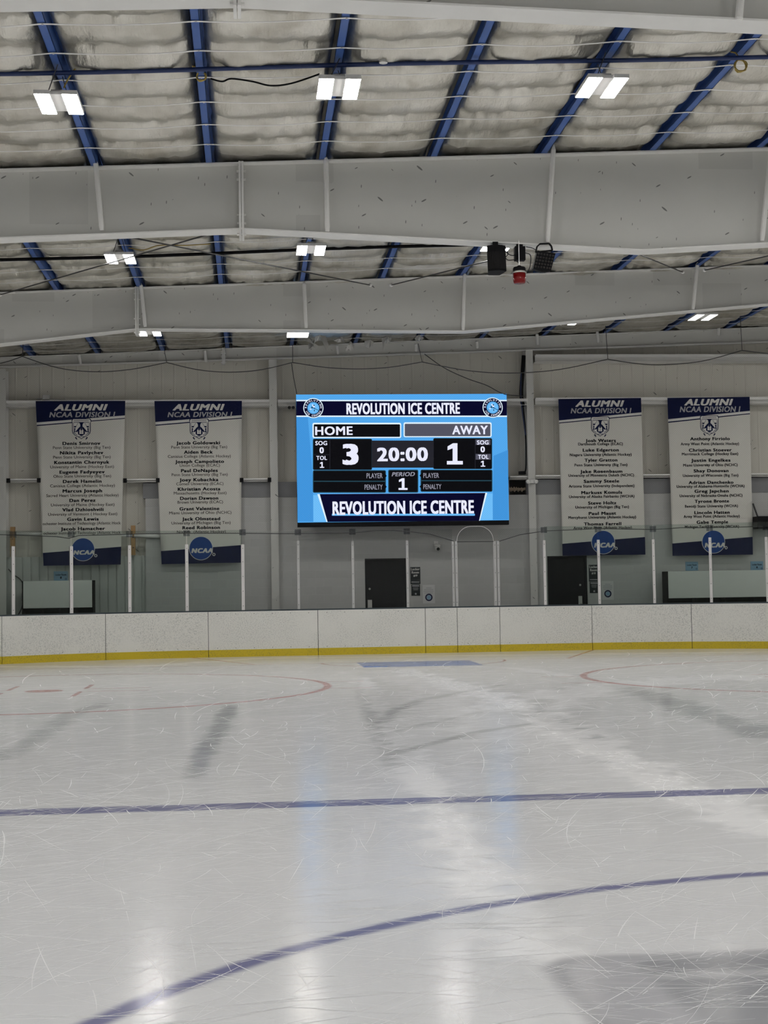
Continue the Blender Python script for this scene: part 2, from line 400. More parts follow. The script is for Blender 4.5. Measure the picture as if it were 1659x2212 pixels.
def mk_ice():
    t = NT('skated ice')
    tc = t.n('ShaderNodeTexCoord'); sep = t.n('ShaderNodeSeparateXYZ'); t.L(tc.outputs['Object'], sep.inputs[0])
    x, y = sep.outputs[0], sep.outputs[1]
    v = t.coord()
    wob = t.math('MULTIPLY', t.math('SUBTRACT', t.noise(v, 3.0, 3), .5), .03)
    yw = t.math('ADD', y, wob)
    at_ = t.n('ShaderNodeAttribute'); at_.attribute_name = 'frost'; fr = at_.outputs['Fac']
    n1 = t.noise(v, .35, 5, .6); n2 = t.noise(v, 9, 5, .65)
    base = t.mix(n1, (.80, .81, .82), (.845, .85, .855))
    base = t.mix(t.math('MULTIPLY', t.smooth(n2, .5, .75), .3), base, (.90, .90, .90))
    base = t.mix(t.math('MULTIPLY', fr, 1.0, clamp=True), base, (.97, .97, .97))
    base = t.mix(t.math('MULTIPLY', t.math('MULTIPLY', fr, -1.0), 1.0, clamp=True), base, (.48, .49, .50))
    def sub(a, b): return t.math('SUBTRACT', a, b)
    def dist(cx, cy): return t.math('SQRT', t.math('ADD', t.math('POWER', sub(x, cx), 2), t.math('POWER', sub(yw, cy), 2)))
    def band(val, c, hw, soft): return t.math('SUBTRACT', 1.0, t.smooth(t.math('ABSOLUTE', sub(val, c)), hw - soft, hw + soft))
    def boxm(cx, cy, hx, hy, soft): return t.math('MULTIPLY', band(x, cx, hx, soft), band(yw, cy, hy, soft))
    def paint(c, mask, col, amt):
        return t.mix(t.math('MULTIPLY', mask, amt), c, col)
    mx = lambda a, b: t.math('MAXIMUM', a, b)
    red = None
    for cx in (-3.34, 10.18):
        d = dist(cx, 24.3); k = band(d, 4.57, .06, .03)
        k = mx(k, t.math('SUBTRACT', 1.0, t.smooth(d, .27, .33)))
        for sx in (-1, 1):
            for sy in (-1, 1):
                k = mx(k, boxm(cx + sx*.62, 24.3 + sy*.85, .035, .55, .015)); k = mx(k, boxm(cx + sx*1.15, 24.3 + sy*.32, .55, .035, .015))
            k = mx(k, boxm(cx + sx*4.9, 24.3 + .85, .33, .03, .015)); k = mx(k, boxm(cx + sx*4.9, 24.3 - .85, .33, .03, .015))
        red = k if red is None else mx(red, k)
    red = mx(red, band(yw, 31.4, .03, .015))
    red = mx(red, t.math('MULTIPLY', band(dist(3.42, 31.4), 1.95, .03, .02), t.math('LESS_THAN', y, 31.4)))
    for s_ in (-1, 1):
        q = t.math('MULTIPLY', sub(x, 3.42), s_)
        red = mx(red, t.math('MULTIPLY', band(sub(q, t.math('MULTIPLY', sub(y, 31.4), .38)), 3.35, .035, .02), t.math('GREATER_THAN', y, 31.4)))
    base = paint(base, red, (.50, .15, .15), .85)
    base = paint(base, boxm(3.42, 30.4, 1.2, 1.0, .03), (.03, .16, .60), .97)
    blue = band(yw, 10.92, .155, .02)
    blue = mx(blue, band(dist(3.4, 3.32), 4.57, .055, .035))
    base = paint(base, blue, (.12, .12, .30), .88)
    # large painted emblem lying in the centre circle: bars with rounded corners
    def rbox(cx, cy, hx, hy, r, soft):
        qx = t.math('MAXIMUM', sub(t.math('ABSOLUTE', sub(x, cx)), hx - r), 0.0); qy = t.math('MAXIMUM', sub(t.math('ABSOLUTE', sub(yw, cy)), hy - r), 0.0)
        d = sub(t.math('SQRT', t.math('ADD', t.math('MULTIPLY', qx, qx), t.math('MULTIPLY', qy, qy))), r)
        return t.math('SUBTRACT', 1.0, t.smooth(d, -soft, soft))
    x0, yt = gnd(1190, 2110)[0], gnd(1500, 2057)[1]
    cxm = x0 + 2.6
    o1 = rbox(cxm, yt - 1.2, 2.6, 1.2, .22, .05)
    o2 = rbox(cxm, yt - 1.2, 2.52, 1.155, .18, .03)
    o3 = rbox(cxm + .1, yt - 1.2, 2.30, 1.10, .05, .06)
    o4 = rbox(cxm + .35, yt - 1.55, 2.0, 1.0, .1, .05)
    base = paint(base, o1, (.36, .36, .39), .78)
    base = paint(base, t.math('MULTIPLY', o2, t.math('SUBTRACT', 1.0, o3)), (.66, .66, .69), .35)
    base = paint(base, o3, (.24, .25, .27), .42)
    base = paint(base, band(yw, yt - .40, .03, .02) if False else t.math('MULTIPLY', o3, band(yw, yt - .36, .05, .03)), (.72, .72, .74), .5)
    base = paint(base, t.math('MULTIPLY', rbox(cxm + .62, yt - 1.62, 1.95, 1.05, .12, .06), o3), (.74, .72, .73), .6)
    t.L(base, t.b.inputs['Base Color'])
    rg = t.math('ADD', .115, t.math('ADD', t.math('MULTIPLY', n2, .07), t.math('MULTIPLY', fr, .12)))
    t.L(rg, t.b.inputs['Roughness']); t.b.inputs['IOR'].default_value = 1.31; t.b.inputs['Specular IOR Level'].default_value = .26
    t.bump(t.noise(v, 40, 3), .025, .002)
    return t.m
xs = np.arange(-9.6, 16.5, .065); ys = np.concatenate([np.arange(YB, 4, 1.0), np.arange(4, 35.35, .07)])
me, PX, PY = grid_mesh('ice_floor', xs, ys, lambda X, Y: X * 0)
P = np.stack([PX, PY], -1)
fro = np.zeros(len(P))
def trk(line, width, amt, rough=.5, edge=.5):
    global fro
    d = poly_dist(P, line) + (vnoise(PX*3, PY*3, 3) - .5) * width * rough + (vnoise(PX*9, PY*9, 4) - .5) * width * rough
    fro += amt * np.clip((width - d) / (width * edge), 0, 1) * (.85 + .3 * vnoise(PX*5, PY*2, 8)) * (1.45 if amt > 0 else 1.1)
trk(G([(862,1449),(960,1472),(1060,1503),(1140,1533),(1250,1590),(1380,1652),(1500,1705),(1659,1795)]), .30, .62, 1.0)
trk(G([(840,1450),(960,1485),(1050,1530),(1120,1580),(1260,1640),(1420,1720)]), .8, .28, .8)
trk(G([(787,1466),(800,1500),(832,1560),(872,1620),(905,1665),(945,1742),(988,1810),(1042,1900),(1100,1985),(1140,2060)]), .17, .55, 1.2)
trk(G([(1140,1528),(1200,1502),(1300,1484),(1500,1467),(1659,1462)]), .8, .42, .7)
trk(G([(1040,1440),(1120,1444),(1190,1454),(1220,1460)]), .25, .4)
trk(G([(790,1440),(905,1446),(1030,1440)]), .35, .3)
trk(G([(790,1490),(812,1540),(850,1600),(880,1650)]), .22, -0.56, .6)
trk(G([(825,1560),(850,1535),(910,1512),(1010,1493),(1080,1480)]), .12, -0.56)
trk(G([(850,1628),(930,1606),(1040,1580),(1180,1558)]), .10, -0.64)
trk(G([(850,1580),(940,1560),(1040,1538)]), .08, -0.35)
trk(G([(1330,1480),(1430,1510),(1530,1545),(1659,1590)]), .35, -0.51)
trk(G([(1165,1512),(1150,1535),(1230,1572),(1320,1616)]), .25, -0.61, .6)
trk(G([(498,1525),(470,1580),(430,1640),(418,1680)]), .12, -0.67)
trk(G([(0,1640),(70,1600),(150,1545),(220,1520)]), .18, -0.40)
trk(G([(0,1440),(300,1440),(560,1422),(1100,1415),(1659,1408)]), .35, .25, .8)
trk(G([(960,1740),(1010,1830),(1060,1915)]), .35, .22, .8)
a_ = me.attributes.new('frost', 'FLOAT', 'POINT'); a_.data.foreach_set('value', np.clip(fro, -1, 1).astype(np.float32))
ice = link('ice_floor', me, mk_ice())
tag(ice, 'scratched white ice sheet with painted blue line and faint red circles', 'ice', kind='structure')

# skate cuts, countless thin white marks lying on the ice
def mk_cut():
    t = NT('shaved ice'); t.b.inputs['Roughness'].default_value = .8; t.b.inputs['Specular IOR Level'].default_value = .2
    at_ = t.n('ShaderNodeAttribute'); at_.attribute_name = 'amount'
    t.L(t.mix(at_.outputs['Fac'], (.85, .855, .86), (.98, .98, .98)), t.b.inputs['Base Color'])
    return t.m
V, F_, A_ = [], [], []
for k in range(9500):
    Y = 4.3 * (32 / 4.3) ** random.random()
    X = (random.uniform(-.30, .40)) * Y + .02
    if k % 3 == 0: Y = random.uniform(9, 24); X = random.uniform(-.3, .40) * Y
    clump = vnoise(np.array([X * .7 + 30]), np.array([Y * .35 + 9]), 21)[0]
    if random.random() > (.25 + 1.1 * clump) * min(1, .45 + (Y - 4.3) / 7): continue
    big = random.random(); zk = random.uniform(.0002, .0009)
    Ln = random.uniform(.12, .7) * (1 + .05 * Y) * (3.0 if big > .93 else 1)
    ang = random.gauss(.25, .55) if random.random() < .72 else random.uniform(0, PI)
    cur = random.gauss(0, .12) / max(.4, Ln) if random.random() < .97 else random.gauss(0, .4) / Ln
    wd = random.uniform(.0005, .0019) * (1 + .11 * Y) * (1.35 if random.random() > .93 else 1)
    am = random.uniform(.1, .85) ** 1.6
    n = 7; p = Vector((X, Y)); base = len(V)
    for i in range(n):
        a = ang + cur * Ln * (i / (n - 1) - .5) * 2
        d = Vector((math.cos(a), math.sin(a))); q = Vector((-d.y, d.x)) * wd * math.sin(PI * (i + .35) / (n - .3))
        V += [(p.x - q.x, p.y - q.y, zk), (p.x + q.x, p.y + q.y, zk)]; A_ += [am, am]
        p = p + d * Ln / (n - 1)
    F_ += [(base + 2*i, base + 2*i + 2, base + 2*i + 3, base + 2*i + 1) for i in range(n - 1) if random.random() > .12]
me = bpy.data.meshes.new('skate_marks'); me.from_pydata(V, [], F_); me.update()
a_ = me.attributes.new('amount', 'FLOAT', 'POINT'); a_.data.foreach_set('value', np.array(A_, np.float32))
tag(link('skate_marks', me, mk_cut()), 'fine white skate cuts scattered over the ice', 'skate marks', kind='stuff')

# floor behind the boards, room shell
MB().box(XL, XR, YB, 38.2, -.25, -.03).build('floor', M['rubber'])['kind'] = 'structure'
o = MB().box(XL, XR, 35.35, 38.0, -.03, -.002).build('floor_walkway', M['rubber']); o['kind'] = 'structure'
for nm, b in (('wall_left', (XL-.2, XL, YB, 38.2, 0, 8.6)), ('wall_right', (XR, XR+.2, YB, 38.2, 0, 8.8)), ('wall_back', (XL, XR, YB-.2, YB, 0, 8.8))):
    MB().box(*b).build(nm, M['paint'])['kind'] = 'structure'
# end wall: ribbed siding
mb = MB(); x = XL; prof = []
while x < XR:
    prof += [(x, 0), (x + .24, 0), (x + .255, -.006), (x + .285, -.006), (x + .30, 0)]; x += .305
zb = 0.0
vv = []; ff = []
for (px_, dy) in prof: vv += [(px_, YW + dy, zb), (px_, YW + dy, roof(px_) + .35)]
for i in range(len(prof) - 1): ff.append((2*i, 2*i+2, 2*i+3, 2*i+1))
mb.add(vv, ff)
wall = mb.build('wall_far', M['siding']); wall['kind'] = 'structure'
MB().box(XL, XR, YW + .02, YW + .2, 0, 9).build('wall_outer', M['recess'])['kind'] = 'structure'

# roof deck and draped insulation with purlins
PK = [(-.53 + 1.62 * k) for k in range(-6, 12)]
STR = [13.9, 14.78, 15.65, 16.52, 17.4, 18.3, 19.2, 20.06, 20.8] + [22.2, 23.1, 24.0, 24.9, 25.75, 26.62, 27.5, 28.4, 29.1] + [30.4, 31.3, 32.2, 33.0, 33.8, 34.65, 35.5, 36.4, 37.2]
MB().add([(XL, YB, roof(XL)+.30), (XR, YB, roof(XR)+.30), (XR, 38.2, roof(XR)+.30), (XL, 38.2, roof(XL)+.30)], [(0,1,2,3)]).build('ceiling_deck', M['recess'])['kind'] = 'structure'
MB().add([(XL, YB, roof(XL)+.02), (XR, YB, roof(XR)+.02), (XR, 12.6, roof(XR)+.02), (XL, 12.6, roof(XL)+.02)], [(0,1,2,3)]).build('ceiling_near', M['foil'])['kind'] = 'structure'
sarr = np.array([12.5] + STR + [38.0])
def insul(X, Y, x0, x1):
    i = np.clip(np.searchsorted(sarr, Y) - 1, 0, len(sarr) - 2); t = (Y - sarr[i]) / (sarr[i+1] - sarr[i])
    e = np.minimum(X - x0, x1 - X); wdt = 1 - np.exp(-np.clip(e, 0, None) / .12)
    amp = .10 + .07 * vnoise(X*.7 + i*7.3, Y*.01 + i*3.1, 5)
    z = -amp * wdt * np.sin(PI * np.clip(t, 0, 1)) ** 1.35
    nearb = np.exp(-np.minimum(t, 1 - t) / .16)
    z += .055 * (vnoise(X*11, Y*1.6, 11) - .5) * (.35 + nearb) + .022 * (vnoise(X*5 + Y*2, Y*4 - X*2, 12) - .5) + .012 * (vnoise(X*14 + Y*7, Y*9, 13) - .5)
    z += .045 * (vnoise(X*7 + 40, Y*6, 14) - .5) * np.exp(-np.clip(e, 0, None) / .15)
    return roof(X) + .078 + z + .16 * np.exp(-np.clip(e, 0, None) / .035)
xcs, V0 = [], 0
ALLV, ALLQ = [], []
for a, b in zip(PK[:-1], PK[1:]):
    x0, x1 = a + .058, b - .058
    vis = x1 > -8.5 and x0 < 15
    ee = np.array([0, .012, .03, .055, .085])
    xs_ = np.concatenate([x0 + ee, np.linspace(x0 + .12, x1 - .12, 32 if vis else 5), x1 - ee[::-1]])
    ys_ = np.arange(12.6, 37.75, .05 if vis else .6)
    X, Y = np.meshgrid(xs_, ys_); Z = insul(X, Y, x0, x1); nx, ny = len(xs_), len(ys_)
    i = np.arange(nx-1)[None, :] + np.arange(ny-1)[:, None] * nx
    ALLQ.append(np.stack([i, i+nx, i+1+nx, i+1], -1).reshape(-1, 4) + V0); ALLV.append(np.stack([X, Y, Z], -1).reshape(-1, 3)); V0 += nx * ny
VV = np.concatenate(ALLV).astype(np.float32); QQ = np.concatenate(ALLQ).astype(np.int32)
me = bpy.data.meshes.new('ceiling'); me.vertices.add(len(VV)); me.vertices.foreach_set('co', VV.ravel())
me.loops.add(QQ.size); me.loops.foreach_set('vertex_index', QQ.ravel()); me.polygons.add(len(QQ)); me.polygons.foreach_set('loop_start', np.arange(0, QQ.size, 4, dtype=np.int32))
me.update(calc_edges=True)
ceil = link('ceiling', me, M['foil'], smooth=True); ceil['kind'] = 'structure'
tag(ceil, 'billowing foil faced roof insulation between the blue purlins', 'ceiling', kind='structure')

for n_, X in enumerate(PK):
    z = roof(X); mb = MB()
    mb.box(X - .05, X + .05, YB, YW - .05, z, z + .006); mb.box(X - .004 + .045, X + .004 + .045, YB, YW - .05, z, z + .2)
    mb.box(X - .05, X - .045, YB, YW - .05, z, z + .02)
    mb.box(X - .02, X + .10, YB, YW - .05, z + .194, z + .2)
    o = mb.build('roof_purlin', M['blue'])
    vis = 1 <= n_ <= 14
    px_end = pxx((X, 21.0, z)); 
    tag(o, 'blue steel roof purlin, %s from the left along the end wall' % ORD[n_ - 1] if 2 <= n_ <= 13 else ('blue steel roof purlin above the left edge of the rink' if n_ < 2 else 'blue steel roof purlin above the right edge of the rink'),
        'purlin', 'blue roof purlins')

# straps under the insulation
SCR = raw(MB().lathe((0, 0, 0), [(.012, 0), (.012, .012)], 8), 'screw')
def strap(Y, label):
    mb = MB(); pts = []
    for a, b in zip(PK[:-1], PK[1:]):
        for t in (0, .15, .3, .5, .7, .85):
            X = a + (b - a) * t; pts.append((X, Y + .012 * math.sin(X * 3 + Y), roof(X) - .010 - .032 * math.sin(PI * t)))
    X = PK[-1]; pts.append((X, Y, roof(X) - .008))
    for p, q in zip(pts[:-1], pts[1:]): mb.bar(p, q, .034, .004)
    o = mb.build('insulation_strap', M['strap'])
    for X in PK[2:14]: inst('screw', SCR, (X + .01, Y, roof(X) - .02), M['alu'], o)
    tag(o, label, 'strap', 'white insulation straps')
for k, Y in enumerate([s for s in STR if 14.5 < s < 20.5]): strap(Y, 'white strap under the nearest roof bay, %s in from the top of the photo' % ORD[k + 1])
for k, Y in enumerate([s for s in STR if 25.5 < s < 28.9]): strap(Y, 'white strap under the middle roof bay, %s down from the big beam' % ORD[k + 1])
for k, Y in enumerate([s for s in STR if 34.0 < s < 37.0]): strap(Y, 'white strap under the farthest roof bay, %s down towards the end wall' % ORD[k + 1])

# ------------------------------------------------------------------ rafters
def interp(kn, X):
    for (a, za), (b, zb_) in zip(kn[:-1], kn[1:]):
        if a <= X <= b: return za + (zb_ - za) * (X - a) / (b - a)
    return kn[0][1] if X < kn[0][0] else kn[-1][1]
BLT = raw(MB().tube([(-.065, 0, 0), (.065, 0, 0)], .017, 6), 'bolt')
def rafter(d, bot, label, splices, braces, fl=.30, xlim=(-8.8, 15.5), seam=None):
    root = thing('steel_rafter', label, 'beam', (0, d, roof(0)), 'white steel rafters')
    kn = [(at(x, y, d - fl / 2)) for x, y in bot]
    # carry the slope on to both sides
    s0 = (kn[1][1] - kn[0][1]) / (kn[1][0] - kn[0][0]); s1 = (kn[-1][1] - kn[-2][1]) / (kn[-1][0] - kn[-2][0])
    kn = [(xlim[0], kn[0][1] + s0 * (xlim[0] - kn[0][0]))] + kn + [(xlim[1], kn[-1][1] + s1 * (xlim[1] - kn[-1][0]))]
    top = lambda X: roof(X) - .004
    web = MB()
    for (a, za), (b, zb_) in zip(kn[:-1], kn[1:]): web.prism([(a, za + .01), (b, zb_ + .01), (b, top(b)), (a, top(a))], d - .006, d + .006)
    web.build('web', M['beam'], root)
    tf = MB(); tf.add([], [])
    a, b = xlim; tf.prism([(a, top(a) - .018), (b, top(b) - .018), (b, top(b)), (a, top(a))], d - fl/2, d + fl/2); tf.build('top_flange', M['paint'], root)
    bf = MB()
    for (a, za), (b, zb_) in zip(kn[:-1], kn[1:]): bf.prism([(a, za), (b, zb_), (b, zb_ + .02), (a, za + .02)], d - fl/2, d + fl/2)
    bf.build('bottom_flange', M['paint'], root)
    for sx, y0 in splices:
        X, _ = at(sx, y0, d - fl/2); zb_ = interp(kn, X)
        sp = MB()
        for k in (-1, 1): sp.box(X + k*.019 - .016, X + k*.019 + .016, d - fl/2 - .01, d + fl/2, zb_ - .10, top(X) + .01)
        so = sp.build('splice_plate', M['paint'], root)
        for z in (zb_ - .06, zb_ + .10, zb_ + .22, top(X) - .12, top(X) - .24): inst('bolt', BLT, (X, d - .09, z), M['paint'], so)
    for (tx, ty), (bx, by), far in braces:
        p = at3(tx, ty, d - far); q = at3(bx, by, d - fl/2 - .02)
        mb = MB(); mb.tube([p, p.lerp(q, .06), p.lerp(q, .94), q], [.012, .038, .038, .03], 8)
        mb.build('flange_brace', M['paint'], root)
    return root, kn
r0 = rafter(13.3, [(0,-4),(512,-12),(1659,46)], 'white steel rafter crossing the top edge, nearest the camera', [(512, 0)], [((1602,-25),(1596,44),.15)], .32)
r1 = rafter(21.1, [(0,515),(525,495),(1390,541),(1659,526)], 'deep white steel rafter with the siren and speaker hung beneath', [(522, 495)],
            [((206,345),(220,497),.25), ((704,338),(707,500),.22), ((1196,312),(1183,523),.3), ((1668,300),(1646,520),.3)], .30)
r2 = rafter(29.5, [(0,744),(296,711),(1005,716),(1659,657)], 'white steel rafter between the siren and the end wall', [(296, 711)],
            [((304,612),(314,706),.25), ((657,608),(661,709),.22), ((1004,588),(1000,713),.3), ((1507,566),(1497,668),.3)], .28)
r3 = rafter(37.3, [(0,793),(770,769),(1480,745)], 'shallow white end rafter running along the top of the wall', [(483, 780)],
            [((170,765),(174,786),.2), ((442,756),(445,782),.2), ((728,745),(730,765),.2), ((898,742),(899,760),.2), ((1030,736),(1031,752),.2), ((1160,720),(1161,745),.2),((1290,712),(1292,740),.2),((1553,705),(1552,725),.2)], .2)

# pipes between rafters
def pipe(Y, dz, r, mat, name, label, cat):
    mb = MB(); pts = [(X, Y, roof(X) - dz + .012*math.sin(X*.9)) for X in np.linspace(-8.7, 15, 28)]
    mb.tube(pts, r, 8); o = mb.build(name, M[mat], smooth=True); tag(o, label, cat); return o
p1 = pipe(16.95, .07, .028, 'darkblue', 'conduit_pipe', 'dark blue conduit pipe running across under the nearest roof bay', 'pipe')
p2 = pipe(26.35, .07, .03, 'black', 'conduit_pipe', 'black conduit pipe running across under the middle roof bay', 'pipe')
def wire(pts, r, mat, name, label, cat, group=None, n=5):
    mb = MB(); mb.tube(pts, r, n); o = mb.build(name, M[mat], smooth=True); return tag(o, label, cat, group)
def px_path(pts): return [at3(x, y, Y) for x, y, Y in pts]
def smoothp(pts, k=6):
    out = []; n = len(pts)
    for i in range(n - 1):
        p0, p1_, p2_, p3 = (Vector(pts[max(0, min(n-1, j))]) for j in (i-1, i, i+1, i+2))
        for s in range(k):
            t = s / k; out.append(.5 * ((2*p1_) + (-p0+p2_)*t + (2*p0-5*p1_+4*p2_-p3)*t*t + (-p0+3*p1_-3*p2_+p3)*t**3))
    out.append(Vector(pts[-1])); return out
# wind brace cables of the middle bay
for pts, lb in (([(278,512,22.0),(520,560,24.6),(800,616,29.0)], 'thin brace cable dropping right behind the two middle bay lamps'),
                ([(455,505,22.0),(235,572,26.0),(0,637,29.0)], 'thin brace cable dropping left behind the leftmost middle bay lamp'),
                ([(1070,560,24.5),(960,586,26.8),(845,616,29.36)], 'thin brace cable running down left from the black speaker'),
                ([(1370,545,25.0),(1430,570,27.5),(1475,588,29.0)], 'short brace cable dropping right towards the middle rafter brace'),
                ([(1659,553,25.5),(1590,570,27.5),(1522,584,29.0)], 'short brace cable at the right edge above the rafter')):
    P3 = px_path(pts); P3 = [P3[0].lerp(P3[-1], t/8) for t in range(9)]
    o = wire(P3, .012, 'darksteel', 'brace_cable', lb, 'cable', 'roof brace cables')
    e = P3[-1]; MB().lathe(e - Vector((0,0,.03)), [(.02,0),(.04,.02),(.04,.05),(.02,.07)], 10).build('anchor', M['paint'], o)
# coils and loose cables under the near bay
def coil(px, py, Y, r, turns, lb, tail):
    c = at3(px, py, Y); pts = [at3(tail[0], tail[1], Y), (at3(tail[0], tail[1], Y) + c) / 2 + Vector((0, 0, r))]
    for k in range(turns * 14):
        a = PI/2 + 2*PI*k/14; pts.append(c + Vector((r*(1+.08*math.sin(k))*math.cos(a), .02*math.sin(k*.7), r*(1+.1*math.cos(k*1.3))*math.sin(a))))
    return wire(pts, .010, 'yellowcable', 'cable_coil', lb, 'cable', 'yellow cable coils')
coil(435, 165, 17.3, .055, 3, 'yellow cable coil hanging below the second purlin from the left', (415, 143))
coil(1600, 142, 17.0, .075, 3, 'yellow cable coil hanging below the purlin at the upper right', (1578, 112))
wire(smoothp(px_path([(165,145,17.0),(152,163,17.05),(143,178,17.1),(138,190,17.1)])), .010, 'yellowcable', 'yellow_lead', 'short yellow lead feeding the upper left lamp', 'cable')
wire(smoothp(px_path([(455,170,17.35),(480,176,17.35),(500,170,17.35),(545,176,17.35),(585,185,17.35),(630,180,17.35),(690,160,17.35)])), .011, 'black', 'loose_cable', 'black cable drooping between purlins left of the upper middle lamp', 'cable')
wire(smoothp(px_path([(278,535,25.6),(310,540,25.6),(345,530,25.6),(400,530,25.6),(455,527,25.6)])), .010, 'yellowcable', 'yellow_lead', 'yellow lead drooping behind the left lamp of the middle bay', 'cable')
c = at3(828, 127, 16.9)
mb = MB(); mb.lathe(c - Vector((0,0,.06)), [(.02,0),(.05,.01),(.045,.08),(.055,.10),(.02,.12)], 10); tag(mb.build('junction_box', M['plasticwhite']), 'small white junction box on the dark blue conduit pipe', 'junction box')

# ------------------------------------------------------------------ lamps
def mk_lamp():
    t = NT('lamp diffuser'); e = t.n('ShaderNodeEmission'); e.inputs[0].default_value = (1.0, .985, .955, 1); e.inputs[1].default_value = LAMP_STRENGTH
    t.L(e.outputs[0], t.out.inputs['Surface']); return t.m
M['lamp'] = mk_lamp()
M['housing'] = plain('white lamp housing', (.74, .73, .71), .4)
M['softlamp'] = emit('single panel diffuser', (255, 250, 240), 36.0)
M['dimlamp'] = emit('dimmed lamp diffuser', (255, 250, 240), 14.0)  # glow turned down to weaken the two far lamps' reflections in the ice
def lamp(X, Y, label, single=False, group='roof lamps', drop=.40):
    glow = M['dimlamp'] if 'barely' in label or 'above the two right' in label else M['lamp']
    z = roof(X) - drop
    r = thing('high_bay_lamp', label, 'lamp', (X, Y, z), group)
    L, W = .36, .245
    hs = MB()
    if single:
        hs.box(X - W, X + W, Y - L, Y + L, z + .004, z + .05); MB().box(X - W + .015, X + W - .015, Y - L + .015, Y + L - .015, z, z + .004).build('diffuser', M['softlamp'], r)
    else:
        for s in (-1, 1):
            hs.box(X + s*.155 - .09, X + s*.155 + .09, Y - L, Y + L, z + .004, z + .05)
            MB().box(X + s*.155 - .082, X + s*.155 + .082, Y - L + .008, Y + L - .008, z, z + .004).build('diffuser', glow, r)
        hs.box(X - .075, X + .075, Y - .30, Y + .30, z + .02, z + .06)
    hs.build('housing', M['housing'], r)
    MB().box(X - .07, X + .07, Y - .2, Y + .2, z + .06, z + .11).build('driver_box', M['housing'], r)
    for s in (-1, 1):
        MB().tube([(X + s*.10, Y + s*.2, z + .08), (X + .01, Y + s*.2, roof(X) + .005)], .006, 5).build('hanger', M['darksteel'], r)
    return r
DROP = {(17.1,1): .30, (17.1,3): .36, (32.4,1): .56, (32.4,5): .515, (32.4,7): .53, (25.15,1): .36}
DX = {(32.4,7): -.55, (32.4,5): -.42, (17.1,3): -.08}
LAB = {(17.1,-1): 'twin panel lamp nearest the upper left corner', (17.1,1): 'twin panel lamp at the top middle, above the screen', (17.1,3): 'twin panel lamp at the upper right of the photo',
       (25.15,-1): 'left twin panel lamp of the middle roof bay', (25.15,1): 'twin panel lamp of the middle roof bay, above the screen corner', (25.15,3): 'twin panel lamp partly behind the black speaker',
       (32.4,-1): 'small far lamp under the far rafter, above the second banner', (32.4,1): 'far single panel lamp just left above the screen',
       (32.4,5): 'far lamp barely peeking below the rafter right of the screen', (32.4,7): 'far twin panel lamp above the two right banners'}
for Y in (-7, 1, 9.05, 17.1, 25.15, 32.4):
    for k in range(-5, 12, 2):
        if Y == 32.4 and k < -1: continue
        X = -.53 + 1.62 * k
        lb = LAB.get((Y, k))
        if lb: lamp(X + DX.get((Y, k), 0), Y, lb, single=(Y, k) == (32.4, 1), drop=DROP.get((Y, k), .40))
        else: lamp(X, Y, 'twin panel roof lamp outside the view over the rink', group='roof lamps out of view')

# ------------------------------------------------------------------ siren, speaker, light panel under the deep rafter
YS = 20.95
zf = lambda px_: interp(r1[1], at(px_, 530, YS)[0])
# loudspeaker
x0, zt = at(1050, 533, YS); x1, zb_ = at(1091, 590, YS); xm = (x0 + x1) / 2
sp = thing('loudspeaker', 'black wedge loudspeaker hung beside the red siren', 'speaker', (xm, YS, zb_))
mb = MB(); n = 12
fr_ = [(x0 + .015, YS - .02)] + [(x0 + (x1 - x0) * k / n, YS - .13 - .06 * math.sin(PI * k / n)) for k in range(n + 1)] + [(x1 - .015, YS - .02), (x1 - .05, YS + .16), (x0 + .05, YS + .16)]
N = len(fr_); vv = [(a, b, zb_) for a, b in fr_] + [(a, b + .05, zt) for a, b in fr_]
mb.add(vv, [tuple(range(N-1,-1,-1)), tuple(range(N, 2*N))] + [(i, (i+1) % N, (i+1) % N + N, i + N) for i in range(N)])
mb.build('cabinet', M['black'], sp, bevel=.006)
g = MB()
for k in range(1, n):
    a, b = fr_[1 + k]; g.bar((a, b - .004, zb_ + .03), (a, b + .04, zt - .10), .016, .006, up=(0,1,0))
g.build('grille', plain('dark speaker grille', (.012, .011, .011), .5, spec=.12), sp)
MB().box(xm - .02, xm + .03, YS - .13, YS - .115, zt - .085, zt - .06).build('badge', M['chrome'], sp)
MB().bar((xm, YS, zt - .02), (xm, YS, zf(1070) + .01), .08, .03, up=(0,1,0)).build('bracket', M['black'], sp)
# control box
x0, zt = at(1112, 532, YS); x1, zb_ = at(1135, 562, YS)
cb = thing('control_box', 'small black box hung above the red siren', 'box', ((x0+x1)/2, YS, zb_))
MB().box(x0, x1, YS - .02, YS + .10, zb_, zt).build('housing', M['black'], cb, bevel=.005)
MB().box(x0 + .03, x1 - .03, YS + .02, YS + .06, zt, zf(1123) + .005).build('bracket', M['black'], cb)
# siren
x0, zt = at(1108, 575, YS - .12); x1, zb_ = at(1137, 612, YS - .12); xm = (x0 + x1) / 2; r = (x1 - x0) / 2 - .004; yc = YS - .10; hz = zt - zb_
sr = thing('goal_siren', 'red goal beacon lamp hanging below the deep rafter', 'siren', (xm, yc, zb_))
MB().lathe((xm, yc, zb_), [(r*.35, 0), (r*.85, .004), (r*.95, .02), (r, .05), (r*1.03, hz*.62)], 28).build('lens', M['lensred'], sr, smooth=True)
MB().lathe((xm, yc, zb_), [(r*1.10, hz*.60), (r*1.12, hz*.64), (r*1.12, hz*.70), (r*1.04, hz*.72)], 28).build('ring', M['chrome'], sr, smooth=True)
MB().lathe((xm, yc, zb_), [(r*1.02, hz*.70), (r*1.0, hz*.88), (r*.9, hz*.95), (r*.4, hz*1.0), (.02, hz*1.06)], 28).build('base', M['black'], sr, smooth=True)
MB().tube([(xm, yc, zb_ + hz), (xm, yc, zf(1122) + .03)], .006, 8).build('stem', M['chrome'], sr)
